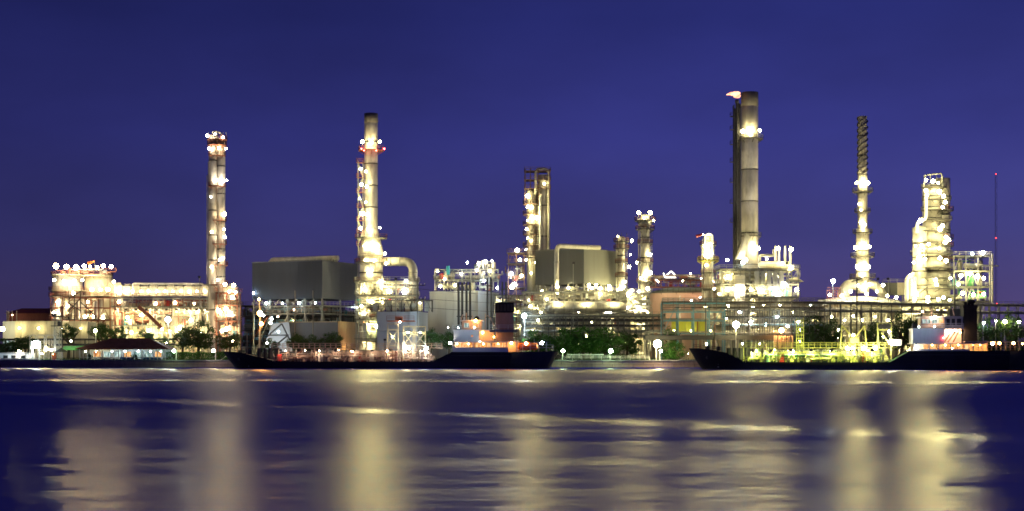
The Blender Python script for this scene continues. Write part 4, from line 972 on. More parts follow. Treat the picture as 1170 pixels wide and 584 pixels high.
t = T('scaffold_tower', 'small pink-lit scaffold cage beside the upper foot of thinnest stack', 'scaffold', 975, 452)
for i in range(4): t.bar('scaffold_pole', t.p(971+i*3, 411), t.p(971+i*3, 313), .13, RUST)
for py in (314, 317, 320): t.bar('scaffold_pole', t.p(971, py), t.p(980, py), .13, RUST)
punit('process_unit', 'bright piping unit at the foot of the stepped column complex', 'process unit', 1034, 1092, 424, 6, (392, 372, 350), 6, seed=121, auto=4, wall=CREAM,
      lamps=((1045, 342, 1100, 'yel'), (1060, 344, 1100, 'yel'), (1072, 342, 1100, 'yel'), (1085, 343, 900, 'yel')))
punit('process_unit', 'low lamp-dotted piping unit behind the lower right trestle', 'process unit', 905, 945, 420, 6, (390, 375, 362), 4, seed=131, auto=2, power=.6)

# -- box on left of 57: shed with vertical panels
t = T('storage_shed', 'cream vertical-panelled shed at the far left edge', 'shed', 58, 412)
x0, x1 = t.p(17, 0).x, t.p(100, 0).x; n = 12
for i in range(n): t.box('wall_panel', x0+(x1-x0)*i/n+.05, x0+(x1-x0)*(i+1)/n-.05, 0, .3, 0, t.p(0, 367).z, CREAM)
t.box('core', x0+.1, x1-.1, .35, 9, 0, t.p(0, 367).z-.1, DARK)
t.box('side_wall', t.p(3, 0).x, x0-.05, .2, 8, 0, t.p(0, 367).z, LGREY)
for i in range(4): t.box('window', t.p(4+i*3.4, 0).x, t.p(6.6+i*3.4, 0).x, .1, .2, 0+3.2, 5.6, PANEC)
for px in (22, 44, 70, 92): t.lamp(t.p(px, 375, -1.6), 'yel', 260, .22)
t.lamp(t.p(3, 376, -6), 'yel', 1300, .5)
t = T('old_hall', 'dark maroon-roofed hall half hidden behind the cream shed', 'hall', 36, 450)
bm = bmesh.new(); bm_box(bm, -8, 8, 0, 12, 0, t.p(0, 358).z); t.add('wall', to_mesh(bm, 'wall', RUST))
bm = bmesh.new(); q = [bm.verts.new(c) for c in ((-8.6, -.5, 0), (8.6, -.5, 0), (8.6, 12.5, 0), (-8.6, 12.5, 0), (-4.5, 4, 1.7), (4.5, 4, 1.7), (4.5, 8, 1.7), (-4.5, 8, 1.7))]
for f in ((0, 1, 5, 4), (1, 2, 6, 5), (2, 3, 7, 6), (3, 0, 4, 7), (4, 5, 6, 7), (3, 2, 1, 0)): bm.faces.new([q[i] for i in f])
t.add('roof', to_mesh(bm, 'roof', ROOFR), Matrix.Translation((0, 0, t.p(0, 358).z)))
for px in (8, 10, 14, 19): t.cyl('vent_pipe', t.p(px, 368, -.6), t.p(px, 355, -.6), .16, CREAM, 8)
t.lamp(t.p(14, 360, -3), 'pink', 120, .2)
t = T('old_hall', 'second low dark red building just left of the furnace', 'hall', 52, 455)
t.box('wall', -4, 6, 0, 10, 0, t.p(0, 361).z, RUST); t.box('roof', -4.4, 6.4, -.4, 10.4, t.p(0, 361).z, t.p(0, 361).z+.4, ROOFR)

# ------------------------------------------------------------------ pipe racks near the river
def pipe_rack(name, label, px0, px1, D0, D1, py_tiers, nb, m, pipes, pm, posts=True, rail=True, cat='pipe rack', dep=3.5, lam=(), zb=0, w=.3):
    """a rack between two points (px0,D0)-(px1,D1); tiers given as rows at the left end"""
    t = T(name, label, cat, px0, D0)
    dx = X(px1, D1)-X(px0, D0); dy = D1-D0; L_ = math.hypot(dx, dy); t.o.rotation_euler.z = math.atan2(dy, dx)
    zs = [Zp(py, D0)-GZ for py in py_tiers]
    R = random.Random(nb*7+len(pipes))
    for i in range(nb+1):
        x = L_*i/nb
        if posts:
            for y in (0, dep): t.bar('post', (x, y, zb), (x, y, zs[-1]), w, m)
        for z in zs: t.bar('cross_beam', (x, -.2, z-.1), (x, dep+.2, z-.1), w*.8, m)
    for z in zs:
        t.bar('beam', (0, -.05, z-.12), (L_, -.05, z-.12), w*.75, m); t.bar('beam', (0, dep, z-.12), (L_, dep, z-.12), w*.75, m)
    for k, z in enumerate(zs):
        n = pipes[k % len(pipes)]
        for j in range(n):
            y = .3+(dep-.6)*j/max(1, n-1); rr = R.uniform(.1, .3)
            t.cyl('pipe', (R.uniform(-.5, .5), y, z+rr+.05), (L_+R.uniform(-.5, .5), y, z+rr+.05), rr, R.choice(pm), 8)
    if rail: t.rail([(0, -.3, zs[-1]), (L_, -.3, zs[-1])], m, step=1.8, w=.08)
    for i in range(nb):
        if R.random() < .4 and len(zs) > 1: t.bar('brace', (L_*i/nb, 0, zs[0]), (L_*(i+1)/nb, 0, zs[-1]), w*.5, m)
    for px, py, P, c, dyy in lam:
        dyy = 4.2 if px % 3 else dyy
        q = Vector((X(px, D0+dyy)-t.x, dyy, Zp(py, D0+dyy)-GZ)); q = Matrix.Rotation(-t.o.rotation_euler.z, 3, 'Z') @ q
        t.lamp(q, c, P, .36)
    return t
pipe_rack('pipe_rack', 'long grey railed pipe rack in front of central process unit', 600, 760, 400, 400, (379, 373, 367, 361), 24, mat('grey primed steel', (.16, .16, .15), .6), (6, 3, 6, 6), [STEEL, LAG, STEEL, DARK, BLUES], w=.2,
          lam=((615, 366, 200, 'yel', -1), (676, 368, 160, 'yel', -1), (725, 360, 400, 'yel', -1)))
pipe_rack('pipe_rack', 'tall blue-framed pipe rack with green panels right of salmon tank', 757, 828, 392, 392, (381, 366, 356, 346), 4, BLUES, (3, 3, 4, 4), [STEEL, BLUES, LAG], w=.34,
          lam=((770, 378, 160, 'lime', -1.4), (790, 378, 200, 'lime', -1.4), (812, 378, 160, 'lime', -1.4), (806, 350, 200, 'yel', -1)))
pipe_rack('pipe_rack', 'dense blue-lit valve rack behind the white star-bright lamp post', 828, 942, 396, 396, (382, 372, 363, 354, 347), 20, mat('grey primed steel', (.16, .16, .15), .6), (6, 6, 6, 7, 6), [STEEL, BLUES, LAG, WHITE, BLUES, DARK], w=.2,
          lam=((832, 349, 600, 'yel', -1.2), (860, 351, 700, 'yel', -1.2), (872, 349, 500, 'yel', -1.2), (891, 349, 500, 'yel', -1.2), (830, 363, 600, 'white', -1.2), (858, 368, 900, 'white', -1.2), (875, 371, 500, 'cool', -1.2), (888, 362, 400, 'cool', -1.2),
               (905, 357, 400, 'yel', -1.2), (926, 348, 700, 'cool', -1.2), (912, 368, 300, 'cool', -1.2), (845, 357, 400, 'cool', -1.2), (900, 373, 500, 'white', -1.2)))
pipe_rack('pipe_bridge', 'long elevated dark pipe bridge descending to the right edge', 936, 1185, 402, 428, (355, 346), 22, mat('grey primed steel', (.16, .16, .15), .6), (6, 5), [STEEL, STEEL, LAG, DARK], dep=5, w=.24, cat='pipe bridge')
t = T('valve_manifold', 'lime lit panel block behind the blue pipe rack', 'manifold', 790, 399)
for i in range(5): t.box('panel', t.p(767+i*8, 0).x+.05, t.p(775+i*8, 0).x-.05, 0, .3, t.p(0, 381).z, t.p(0, 367).z, YEL)
clutter(t, t.p(790, 0).x, t.p(828, 0).x, -1.5, -.2, 0, t.p(0, 366).z, 16, 141, [RUST, STEEL, CREAM], .6)
t = T('pipe_trestle', 'low black pipe trestle crossing behind the left pavilion', 'pipe trestle', 30, 402)
for z in (t.p(0, 394).z, t.p(0, 388).z):
    for y in (0, 1, 2): t.cyl('pipe', (t.p(-10, 0).x, y, z), (t.p(200, 0).x, y, z+.1), .28, DARK, 8)
for i in range(16): t.bar('post', (t.p(-8+i*13, 0).x, 1, 0), (t.p(-8+i*13, 0).x, 1, t.p(0, 387).z), .3, DARK)

# jetty on the right
for (a_, b_, D_, py_, lab) in ((757, 942, 391.0, 345, 'dense dark walkway with pipes along the top of the blue racks'), (596, 742, 408, 358, 'dark cable walkway crossing in front of the central unit')):
    t = T('gantry_walkway', lab, 'walkway', (a_+b_)/2, D_); x0, x1 = t.p(a_, 0).x, t.p(b_, 0).x; PR = MATS['grey primed steel']
    z0, z1 = t.p(0, py_+9).z, t.p(0, py_).z
    for q in range(int((x1-x0)/3)+1): t.bar('hanger', (x0+q*3, 0, z0), (x0+q*3, 0, z1), .16, PR)
    for q in range(5): t.cyl('pipe', (x0, .3*q, z0+(z1-z0)*q/5+.2), (x1, .3*q, z0+(z1-z0)*q/5+.2), .1+.04*(q % 3), (PR, DARK, STEEL)[q % 3], 8)
    t.box('deck_grating', x0, x1, -.8, 1.2, z1-.1, z1, GRATE); t.rail([(x0, -.8, z1), (x1, -.8, z1)], PR, step=1.5); t.rail([(x0, 1.2, z1), (x1, 1.2, z1)], PR, step=1.5)
    for q in range(int((x1-x0)/12)+1): t.bar('post', (x0+q*12, .4, 0), (x0+q*12, .4, z1-.1), .3, PR)
t = T('quay_railing', 'low white-topped railing along the central quay by the trees', 'railing', 715, 375.6)
t.rail([(t.p(643, 0).x, 0, .2), (t.p(742, 0).x, 0, .2)], WHITE, h=1.0, step=2.4, w=.1); t.bar('white_service_pipe', (t.p(648, 0).x, -.3, 1.6), (t.p(690, 0).x, -.3, 1.6), .22, WHITE)
t = T('jetty', 'dark concrete jetty deck on piles in front of the right racks', 'jetty', 815, 380, -1)
x0, x1 = t.p(737, 0).x, t.p(902, 0).x; z = t.p(0, 383).z
for i in range(12): t.box('deck_slab', x0+(x1-x0)*i/12+.03, x0+(x1-x0)*(i+1)/12-.03, 0, 6, z-1.0, z, mat('dark grey concrete', (.07, .07, .075), .8))  # slabs in one even dark grey
for i in range(13): t.cyl('pile', (x0+(x1-x0)*i/12, 1, -2), (x0+(x1-x0)*i/12, 1, z-1), .35, CONC, 12)
t.box('fascia_beam', x0, x1, -.3, -.05, z-1.3, z-.2, DARK); t.rail([(x0, 0, z), (x1, 0, z)], STEEL)
for px, py, P, c in ((807, 393, 400, 'warm'), (848, 393, 300, 'cool'), (868, 393, 200, 'yel'), (786, 404, 250, 'yel')): t.lamp(t.p(px, py, 1), c, P, .28)
for i in range(5): t.box('fender_panel', t.p(772+i*5, 0).x, t.p(776+i*5, 0).x, -.5, -.1, 2.6, 5.5, TANCLAD)
t = T('oil_drums', 'cluster of orange-lit upright gas cylinders on the jetty', 'gas cylinders', 894, 378, Zp(398, 378)-.2)
for i in range(9): t.cyl('cylinder', (-2.2+i*.62, (i % 2)*.6, 0), (-2.2+i*.62, (i % 2)*.6, 3.6), .22, CORAL, 10)
t.box('base_frame', -2.8, 3.1, -.4, 1.2, -.3, 0, DARK); t.lamp((-.5, -1.2, 5.0), 'orange', 2200, .5)

# ------------------------------------------------------------------ pavilion, quayside left
t = T('pavilion', 'open riverside pavilion with wide maroon hip roof', 'pavilion', 140, 377)
x0, x1 = t.p(91, 0).x, t.p(189, 0).x; ze = t.p(0, 398.5).z; zr = t.p(0, 386.5).z; D_ = 9
def quad(name, A, m, th=.12, n=1):
    bm = bmesh.new(); f = bm.faces.new([bm.verts.new(a) for a in A]); bmesh.ops.recalc_face_normals(bm, faces=bm.faces)
    g = bmesh.ops.extrude_face_region(bm, geom=[f]); bmesh.ops.translate(bm, verts=[v for v in g['geom'] if isinstance(v, bmesh.types.BMVert)], vec=(0, 0, -th))
    return t.add(name, to_mesh(bm, name, m))
ra, rb = t.p(122, 0).x, t.p(166, 0).x
nrows = 5; nc = 14
for rrow in range(nrows):
    f0, f1 = rrow/nrows, (rrow+1)/nrows
    for i in range(nc):
        def pt(u, f): 
            a = (x0-1)+(ra-x0+1)*f; b = (x1+1)+(rb-x1-1)*f; return Vector((a+(b-a)*u, -1+(D_/2+1)*f, ze+(zr-ze)*f))
        A = [pt(i/nc, f0)+Vector((.02, 0, .06)), pt((i+1)/nc, f0)+Vector((-.02, 0, .06)), pt((i+1)/nc, f1)+Vector((-.02, 0, 0)), pt(i/nc, f1)+Vector((.02, 0, 0))]
        quad('roof_tile', A, ROOFR, .1)
for A in ([(x0-1, -1, ze-.05), (x0-1, D_+1, ze-.05), (ra, D_/2, zr-.05)], [(x1+1, D_+1, ze-.05), (x1+1, -1, ze-.05), (rb, D_/2, zr-.05)], [(x1+1, D_+1, ze-.05), (x0-1, D_+1, ze-.05), (ra, D_/2, zr-.05), (rb, D_/2, zr-.05)]): quad('roof_plane', A, ROOFR)
for i in range(12):
    x = x0+(x1-x0)*i/11; t.bar('post', (x, 0, 0), (x, 0, ze-.1), .18 if i != 8 else .3, WHITE); 
    if i < 11 and i not in (3, 6): 
        t.bar('rail_bar', (x, 0, .9), (x+(x1-x0)/11, 0, .9), .1, WHITE)
    if i in (0, 1, 2, 4, 8, 9, 10): t.bar('glazing_bar', (x+(x1-x0)/22, .1, 0), (x+(x1-x0)/22, .1, ze-.2), .08, WHITE); t.bar('glazing_bar', (x, .1, ze*.62), (x+(x1-x0)/11, .1, ze*.62), .08, WHITE)
t.box('rear_wall', x0, x1, D_-.2, D_, 0, ze-.2, LGREY)
t.box('floor_slab', x0-.5, x1+.5, -.3, D_+.5, 0, .12, CONC)
for i in range(8): t.box('rear_window', x0+1.2+i*2.8, x0+3+i*2.8, D_-.3, D_-.22, 1, 2.4, PANEC if i % 3 else PANEO)
for px, P, c in ((98, 150, 'yel'), (109, 400, 'yel'), (128, 250, 'cool'), (143, 350, 'cool'), (158, 350, 'cool'), (172, 300, 'cool'), (184, 200, 'green')): t.lamp(t.p(px, 401.5, 4), c, P, .16)
def dinghy(px, label, m, l=3.6):
    t = T('small_boat', label, 'boat', px, 379, GZ+.12)
    bm = bmesh.new(); st = []
    for i in range(7):
        u = i/6; w = .75*math.sin(PI*min(1, .25+u*.75))**.6*(1 if u > .01 else 0.3); x = -l/2+l*u
        st.append([bm.verts.new((x, yy*w, zz+.25*(1-u)**2)) for yy, zz in ((-1, .7), (-.8, .2), (0, 0), (.8, .2), (1, .7))])
    for a, b in zip(st, st[1:]):
        for j in range(4): bm.faces.new((a[j], a[j+1], b[j+1], b[j]))
    bm.faces.new(st[-1]); t.add('hull', to_mesh(bm, 'hull', m))
    t.box('thwart', -.2, .2, -.6, .6, .45, .5, CREAM); t.box('thwart', .9, 1.2, -.6, .6, .45, .5, CREAM)
dinghy(122, 'white dinghy stored at the middle-left of the pavilion', WHITE); dinghy(145, 'blue dinghy stored at the centre of the pavilion', TARP); dinghy(172, 'larger blue dinghy stored at the right of pavilion', TARP, 5)
def planter(px, label):
    t = T('potted_shrub', label, 'potted plant', px, 378.4, GZ+.12)
    t.cyl('pot', (0, 0, 0), (0, 0, .5), .35, TANCLAD, 12)
    bm = bmesh.new(); R = random.Random(px)
    for _ in range(180):
        c = Vector((R.gauss(0, .35), R.gauss(0, .35), .9+R.gauss(0, .3))); M = Matrix.Translation(c) @ Matrix.Rotation(R.random()*6, 4, (R.random(), R.random(), R.random()+.1)) @ Matrix.Diagonal((.16, .1, 1, 1))
        bmesh.ops.create_grid(bm, x_segments=1, y_segments=1, size=1, matrix=M)
    t.add('foliage', to_mesh(bm, 'foliage', LEAF))
planter(103, 'potted shrub at the left end of the pavilion'); planter(154, 'potted shrub near the middle of the pavilion')

t = T('garden_hut', 'low white bungalow with two dark windows at the far left waterfront', 'bungalow', 15, 380)
t.box('wall', t.p(-6, 0).x, t.p(33, 0).x, 0, 5, 0, t.p(0, 404).z, SHIPW); t.box('roof', t.p(-7, 0).x, t.p(34, 0).x, -.4, 5.4, t.p(0, 404).z, t.p(0, 404).z+.25, LGREY)
for px in (4, 13, 24): o = t.box('window_frame', t.p(px, 0).x-.1, t.p(px+5, 0).x+.1, -.08, .02, .5, 1.5, WHITE); t.box('pane', t.p(px, 0).x, t.p(px+5, 0).x, -.11, -.085, .6, 1.4, GLASS, parent=o)
t.lamp(t.p(22, 402, -.9), 'white', 500, .32); t.lamp(t.p(8, 410, -2), 'cool', 160, .15)
t = T('low_wall', 'pale low boundary wall lit along the far left quay', 'wall', 20, 374.6)
for i in range(8): t.box('wall_panel', t.p(-6+i*6.3, 0).x, t.p(0+i*6.3, 0).x, 0, .25, .22, .62, WHITE)
t = T('floodlight_pole', 'white twin pole with the biggest square floodlight, far left quay', 'floodlight', 41, 376)
t.box('mast', -1.2, -.75, -.2, .2, 0, t.p(0, 392).z, WHITE); t.box('crossbar', -1.2, 1.2, -.15, .15, t.p(0, 391).z, t.p(0, 391).z+.2, WHITE); t.bar('mast', (1, 0, 0), (1, 0, t.p(0, 391).z), .16, WHITE)
t.lamp(t.p(41, 393.5, -.9), 'cool', 1800, .62)
t = T('goalpost_rack', 'grey goalpost pipe frames beside the lattice tower, far left', 'pipe frame', 47, 384)
for i, (a, b) in enumerate(((34, 41), (43, 51), (53, 63))): t.tube('goalpost', [t.p(a, 411), t.p(a, 383), t.p(b, 383), t.p(b, 411)], .13, STEEL, 8, .4)
for i in range(6): t.cyl('standpipe', t.p(44+i*3, 411, 1), t.p(44+i*3, 388, 1), .1, STEEL, 6)
t.lamp(t.p(53, 399, -.5), 'warm', 500, .3); t.lamp(t.p(59, 400, -.5), 'white', 900, .4); t.lamp(t.p(48, 404, -.5), 'yel', 200, .2)
t = T('lattice_tower', 'small steel lattice tower with dark equipment crown beside pavilion', 'lattice tower', 66, 382)
zt = t.p(0, 362).z
for dx, dy in ((-.9, -.9), (.9, -.9), (-.9, .9), (.9, .9)): t.bar('leg', (dx, dy, 0), (dx*.7, dy*.7, zt), .15, STEEL)
for i in range(6):
    a = zt*i/6; b = zt*(i+1)/6; k = 1-.3*i/6
    t.bar('brace', (-.9*k, -.9*k, a), (.9*k, -.9*k, b), .1, STEEL); t.bar('brace', (.9*k, -.9*k, a), (-.9*k, -.9*k, b), .1, STEEL); t.bar('cross_beam', (-.9*k, -.9*k, a), (.9*k, -.9*k, a), .1, STEEL)
t.box('equipment_deck', -1.5, 1.5, -1.3, 1.3, zt-2.6, zt-2.4, DARK); t.box('equipment_deck', -1.5, 1.5, -1.3, 1.3, zt, zt+.2, DARK); t.box('dish_box', -1.3, -.3, -1.2, .2, zt+.2, zt+1, DARK); t.box('dish_box', .2, 1.1, -1, .6, zt-2.4, zt-1.2, DARK)
t = T('kiosk', 'narrow orange-red kiosk on the quay below lattice tower', 'kiosk', 61.5, 375.4)
t.box('body', -.45, .45, 0, .9, .22, 2.0, RUST); t.box('roof', -.6, .6, -.15, 1.05, 2.0, 2.15, DARK); t.lamp((0, -.5, 1.7), 'orange', 25, .08)
def parasol(px, D, w, label, m, group=None):
    t = T('parasol', label, 'parasol', px, D); t.cyl('pole', (0, 0, 0), (0, 0, 2.9), .06, STEEL, 6)
    bm = bmesh.new(); bmesh.ops.create_cone(bm, cap_ends=False, segments=8, radius1=w, radius2=.05, depth=1.2, matrix=Matrix.Translation((0, 0, 2.9)))
    t.add('canopy', to_mesh(bm, 'canopy', m))
parasol(70, 377.5, 1.9, 'black parasol left of the green awning', SOLAR)
t = T('awning', 'long lime-green lit awning beside the pavilion', 'awning', 84, 379)
quad('canopy', [(-3, -1, 2.9), (3, -1, 2.9), (3, 2, 4), (-3, 2, 4)], GRN, .1)
for dx in (-2.8, 0, 2.8): t.bar('post', (dx, -.8, 0), (dx, -.8, 2.9), .12, WHITE)
t.lamp((0, -2.2, 5.2), 'lime', 350, .2)
for i, px in enumerate((80, 88)):
    t = T('outdoor_table', ('left' if i == 0 else 'right')+' dark picnic table under green awning', 'table', px, 377.8)
    t.box('top', -.9, .9, -.4, .4, .75, .83, DARK); [t.bar('leg', (dx, 0, 0), (dx, 0, .75), .12, DARK) for dx in (-.7, .7)]
    for dy in (-.8, .8): t.box('bench_seat', -.9, .9, dy-.15, dy+.15, .42, .48, DARK)

# lamp posts
def street_lamp(px, py, D, label, col, P, r=.36):
    f = 2.4 if D < 374 else .1
    t = T('street_lamp', label, 'street lamp', px, D, group='lamp posts along the waterfront')
    z = t.p(px, py).z
    t.cyl('pole', (0, .35, 0), (0, .35, z+.3), .1, WHITE, 8); t.bar('arm', (0, .35, z+.3), (0, -f, z+.5), .1, STEEL)
    t.lamp((0, -f, z), col, P, r); return t
for a in ((109, 378, 392, 'lamp post with yellow-green globe above the pavilion roof', 'lime', 600, .4), (201, 401, 372.9, 'low greenish lamp at left end of the hedge', 'green', 700, .42),
          (246, 401, 372.9, 'low white lamp at right end of the hedge', 'white', 700, .42), (192, 365, 395, 'tall cold-white lamp in front of the exchanger rack', 'cool', 1500, .5),
          (296, 342, 390, 'topmost orange lamp above the tanker bow', 'orange', 500, .32), (841, 371, 376, 'tall lamp post with brightest white-yellow globe by the right bow', 'yel', 3500, .75),
          (643, 401, 372.9, 'low white lamp just right of the tanker stern', 'green', 1500, .42), (697, 401, 372.9, 'low white lamp in front of the central trees', 'green', 1500, .45),
          (750, 393, 372.9, 'brilliant yellow lamp under the jetty left end', 'yel', 3500, .7), (754, 401, 372.8, 'second white lamp below the brilliant yellow one', 'white', 900, .4),
          (599, 361, 396, 'cold blue-white lamp right of the tanker funnel', 'cool', 2200, .5), (952, 321, 408, 'cold-white floodlight left of the curved duct', 'cool', 1400, .5),
          (1016, 379, 396, 'small white lamp left of the ship gantry in trees', 'white', 300, .28), (1124, 369, 396, 'leftmost of four lamps right of the second funnel', 'cool', 500, .3),
          (1138, 367, 396, 'second of four lamps right of the second funnel', 'white', 200, .26), (1148, 368, 396, 'third and brightest of four lamps at right edge', 'yel', 700, .4),
          (1164, 368, 396, 'last of four lamps, at the right edge', 'white', 600, .34), (958, 377, 396, 'small white lamp in the dark trees by the yellow ladder tower', 'white', 400, .3),
          (929, 385, 396, 'faint white lamp low in the dark trees behind the deck', 'cool', 200, .22)):
    street_lamp(*a)
t = T('lamp_mast', 'mast with two bright orange lamps above the tanker bow', 'lamp mast', 297.5, 388)
t.cyl('pole', (0, 0, 0), (0, 0, t.p(0, 350).z), .16, STEEL, 8)
for a, b in (((297, 375), (287, 390)), ((298, 375), (306, 362))): t.bar('stay', t.p(*a), t.p(*b), .1, RUST)
t.lamp(t.p(297, 358, -.6), 'orange', 2200, .6); t.lamp(t.p(298.5, 370, -.6), 'orange', 1200, .42)
t = T('service_pole', 'dark slender pole before the right hall, right of floodlight', 'pole', 979, 400)
t.cyl('pole', (0, 0, 0), (0, 0, t.p(0, 318).z), .2, DARK, 8); t.bar('crossarm', t.p(973, 322), t.p(985, 318), .3, DARK)
t = T('service_pole', 'dark slender pole before the big right column', 'pole', 1091, 405)
t.cyl('pole', (0, 0, 0), (0, 0, t.p(0, 318).z), .22, DARK, 8)
t.box('foot_house', -1.8, 1.8, -1, 1, t.p(0, 362).z, t.p(0, 353).z, DARK)

# ------------------------------------------------------------------ trees
def crown_mesh(seed, leaf):
    R = random.Random(seed); V = []; Fc = []
    clumps = []
    for _ in range(46):
        while True:
            c = Vector((R.uniform(-1, 1), R.uniform(-1, 1), R.uniform(-.8, 1)))
            if .25 < c.length < 1: break
        clumps.append((c*Vector((1, 1, .8)).length/1.62, R.uniform(.2, .38)))
    for c, cr_ in clumps:
        for _ in range(60):
            d = Vector((R.gauss(0, 1), R.gauss(0, 1), R.gauss(0, .8))); d = d.normalized()*cr_*R.uniform(.5, 1.15); q = c+d
            n = (d.normalized()+Vector((R.uniform(-.7, .7), R.uniform(-.7, .7), R.uniform(-.3, .9)))).normalized()
            u = n.orthogonal().normalized(); w = n.cross(u); a = R.random()*6.3
            u, w = u*math.cos(a)+w*math.sin(a), w*math.cos(a)-u*math.sin(a); s = R.uniform(.045, .085); k = len(V)
            V += [q-u*s, q+w*s*.55, q+u*s, q-w*s*.55]; Fc.append((k, k+1, k+2, k+3))
    me = bpy.data.meshes.new('crown'); me.from_pydata(V, [], Fc); me.materials.append(leaf); return me
CR = [crown_mesh(i, LEAF) for i in range(4)]+[crown_mesh(9+i, LEAF2) for i in range(3)]
def trunk_mesh(seed):
    R = random.Random(seed); bm = bmesh.new()
    def limb(a, b, r0, r1):
        a = Vector(a); b = Vector(b); d = b-a; rot = d.to_track_quat('Z', 'Y').to_matrix().to_4x4()
        bmesh.ops.create_cone(bm, cap_ends=True, segments=7, radius1=r0, radius2=r1, depth=d.length, matrix=Matrix.Translation((a+b)/2) @ rot)
    limb((0, 0, 0), (.03, 0, .45), .05, .035)
    for i in range(6):
        a = i*1.05+R.random(); limb((.03, 0, .4+.02*i), (.35*math.cos(a), .35*math.sin(a), .72+R.random()*.2), .024, .008)
    return to_mesh(bm, 'trunk', TRUNK)
TR = [trunk_mesh(i) for i in range(3)]
def tree(px, D, pyt, pyb, wpx, label, kind=0, group=None):
    t = T('broadleaf_tree', label, 'tree', px, D, GZ, group=group); S = D/F
    zt_, zb_ = t.p(0, pyt).z, t.p(0, pyb).z; w = wpx*S/2; hc = (zt_-zb_)/2
    t.add('trunk', TR[px % 3], Matrix.Diagonal((zt_, zt_, zt_, 1)))
    t.add('crown', CR[(px*3) % 4 if kind == 0 else 4+px % 3], Matrix.Translation((0, 0, zb_+hc)) @ Matrix.Rotation(px*1.3, 4, 'Z') @ Matrix.Diagonal((w, w, hc*1.15, 1)))
G1 = 'trees behind the left quay'
for a in ((116, 398, 371, 388, 26, 'dark tree behind the pavilion roof ridge, left'), (135, 397, 374, 390, 20, 'dark tree touching the pavilion ridge, second from left'), (167, 397, 378, 396, 20, 'sparse tree above the right slope of pavilion roof'),
          (226, 392, 369, 398, 40, 'largest round dark tree left of the left column'), (208, 394, 378, 398, 20, 'small tree tucked left of the largest round tree'), (262, 393, 379, 398, 28, 'dark tree right below the left column'),
          (28, 398, 386, 402, 40, 'dark bush-like tree behind the far left bungalow'), (78, 400, 371, 386, 22, 'tree crown in front of the furnace foot'), (6, 398, 388, 404, 26, 'dark tree at the left picture edge'),
          (186, 396, 386, 402, 22, 'low tree between pavilion and hedge')): tree(*a, group=G1)
for a in ((340, 400, 383, 400, 26, 'left dark tree before the grey workshop'), (358, 401, 384, 401, 22, 'middle dark tree before the grey workshop'), (380, 400, 381, 400, 26, 'right dark tree before the grey workshop'),
          (492, 404, 378, 398, 24, 'tree left of the tanker bridge, before grey block'), (512, 404, 380, 398, 24, 'tree touching the tanker bridge on its left'), (310, 398, 388, 402, 20, 'little tree by the orange lamp mast')): tree(*a, group='trees behind the left tanker')
for a in ((612, 392, 379, 406, 34, 'tree just right of the tanker house', 1), (645, 389, 377, 406, 44, 'leftmost green-lit tree of the central grove', 1), (666, 388, 375, 405, 46, 'middle green-lit tree of the central grove', 1),
          (690, 389, 376, 406, 46, 'rightmost green-lit tree of the central grove', 1), (766, 385, 376, 392, 18, 'small bright green tree inside the blue rack', 1), (770, 379, 392, 412, 28, 'low tree behind the brilliant yellow lamp', 1), (716, 392, 381, 407, 34, 'dim tree right of the central grove', 0)): tree(*a, group='trees by the central quay')
for a in ((930, 396, 364, 398, 36, 'dark tree right of the yellow ladder tower'), (950, 398, 366, 398, 30, 'dark tree middle of the right bank'), (998, 398, 370, 400, 26, 'dark tree behind the yellow ship gantry'), (1030, 396, 360, 398, 34, 'tall dark tree left of the second bridge'),
          (1048, 399, 366, 396, 24, 'dark tree hidden behind second bridge'), (1130, 398, 366, 402, 34, 'dark tree right of second funnel'), (1156, 398, 362, 404, 36, 'dark tree at the right picture edge'), (914, 398, 372, 398, 24, 'dark tree left of the yellow ladder tower')): tree(*a, group='trees on the right bank')
t = T('hedge', 'green lamp-lit hedge between pavilion and tanker bow', 'hedge', 225, 378)
R = random.Random(5); V = []; Fc = []
for _ in range(5200):
    q = Vector((R.uniform(t.p(190, 0).x, t.p(263, 0).x), R.uniform(-1, 1), 0)); q.z = R.random()**.6*(2.3+.35*noise.noise(Vector((q.x*.5, 0, 0)))); n = Vector((R.gauss(0, 1), R.gauss(0, 1)-1, R.gauss(0, 1)+.6)).normalized()
    u = n.orthogonal().normalized()*.14; w = n.cross(u)*.6; k = len(V); V += [q-u, q+w, q+u, q-w]; Fc.append((k, k+1, k+2, k+3))
me = bpy.data.meshes.new('hedge_leaves'); me.from_pydata(V, [], Fc); me.materials.append(LEAF2); t.add('foliage', me)
# grass strip and undergrowth on the bank (nobody could count it)
V = []; Fc = []
for _ in range(26000):
    x = R.uniform(-150, 160); y = R.choice((R.uniform(376, 387), R.uniform(395, 404))); h = R.uniform(.15, .7)*(1+.8*noise.noise(Vector((x*.2, y*.2, 0)))); a = R.random()*3; dx, dy = .12*math.cos(a), .12*math.sin(a); k = len(V)
    V += [(x-dx, y-dy, GZ), (x+dx, y+dy, GZ), (x+R.uniform(-.2, .2), y+R.uniform(-.2, .2), GZ+h)]; Fc.append((k, k+1, k+2))
me = bpy.data.meshes.new('undergrowth'); me.from_pydata(V, [], Fc); me.materials.append(LEAF); o = bpy.data.objects.new('undergrowth', me); C.objects.link(o); o['kind'] = 'stuff'; o['label'] = 'low grass and weeds along the river bank'; o['category'] = 'undergrowth'

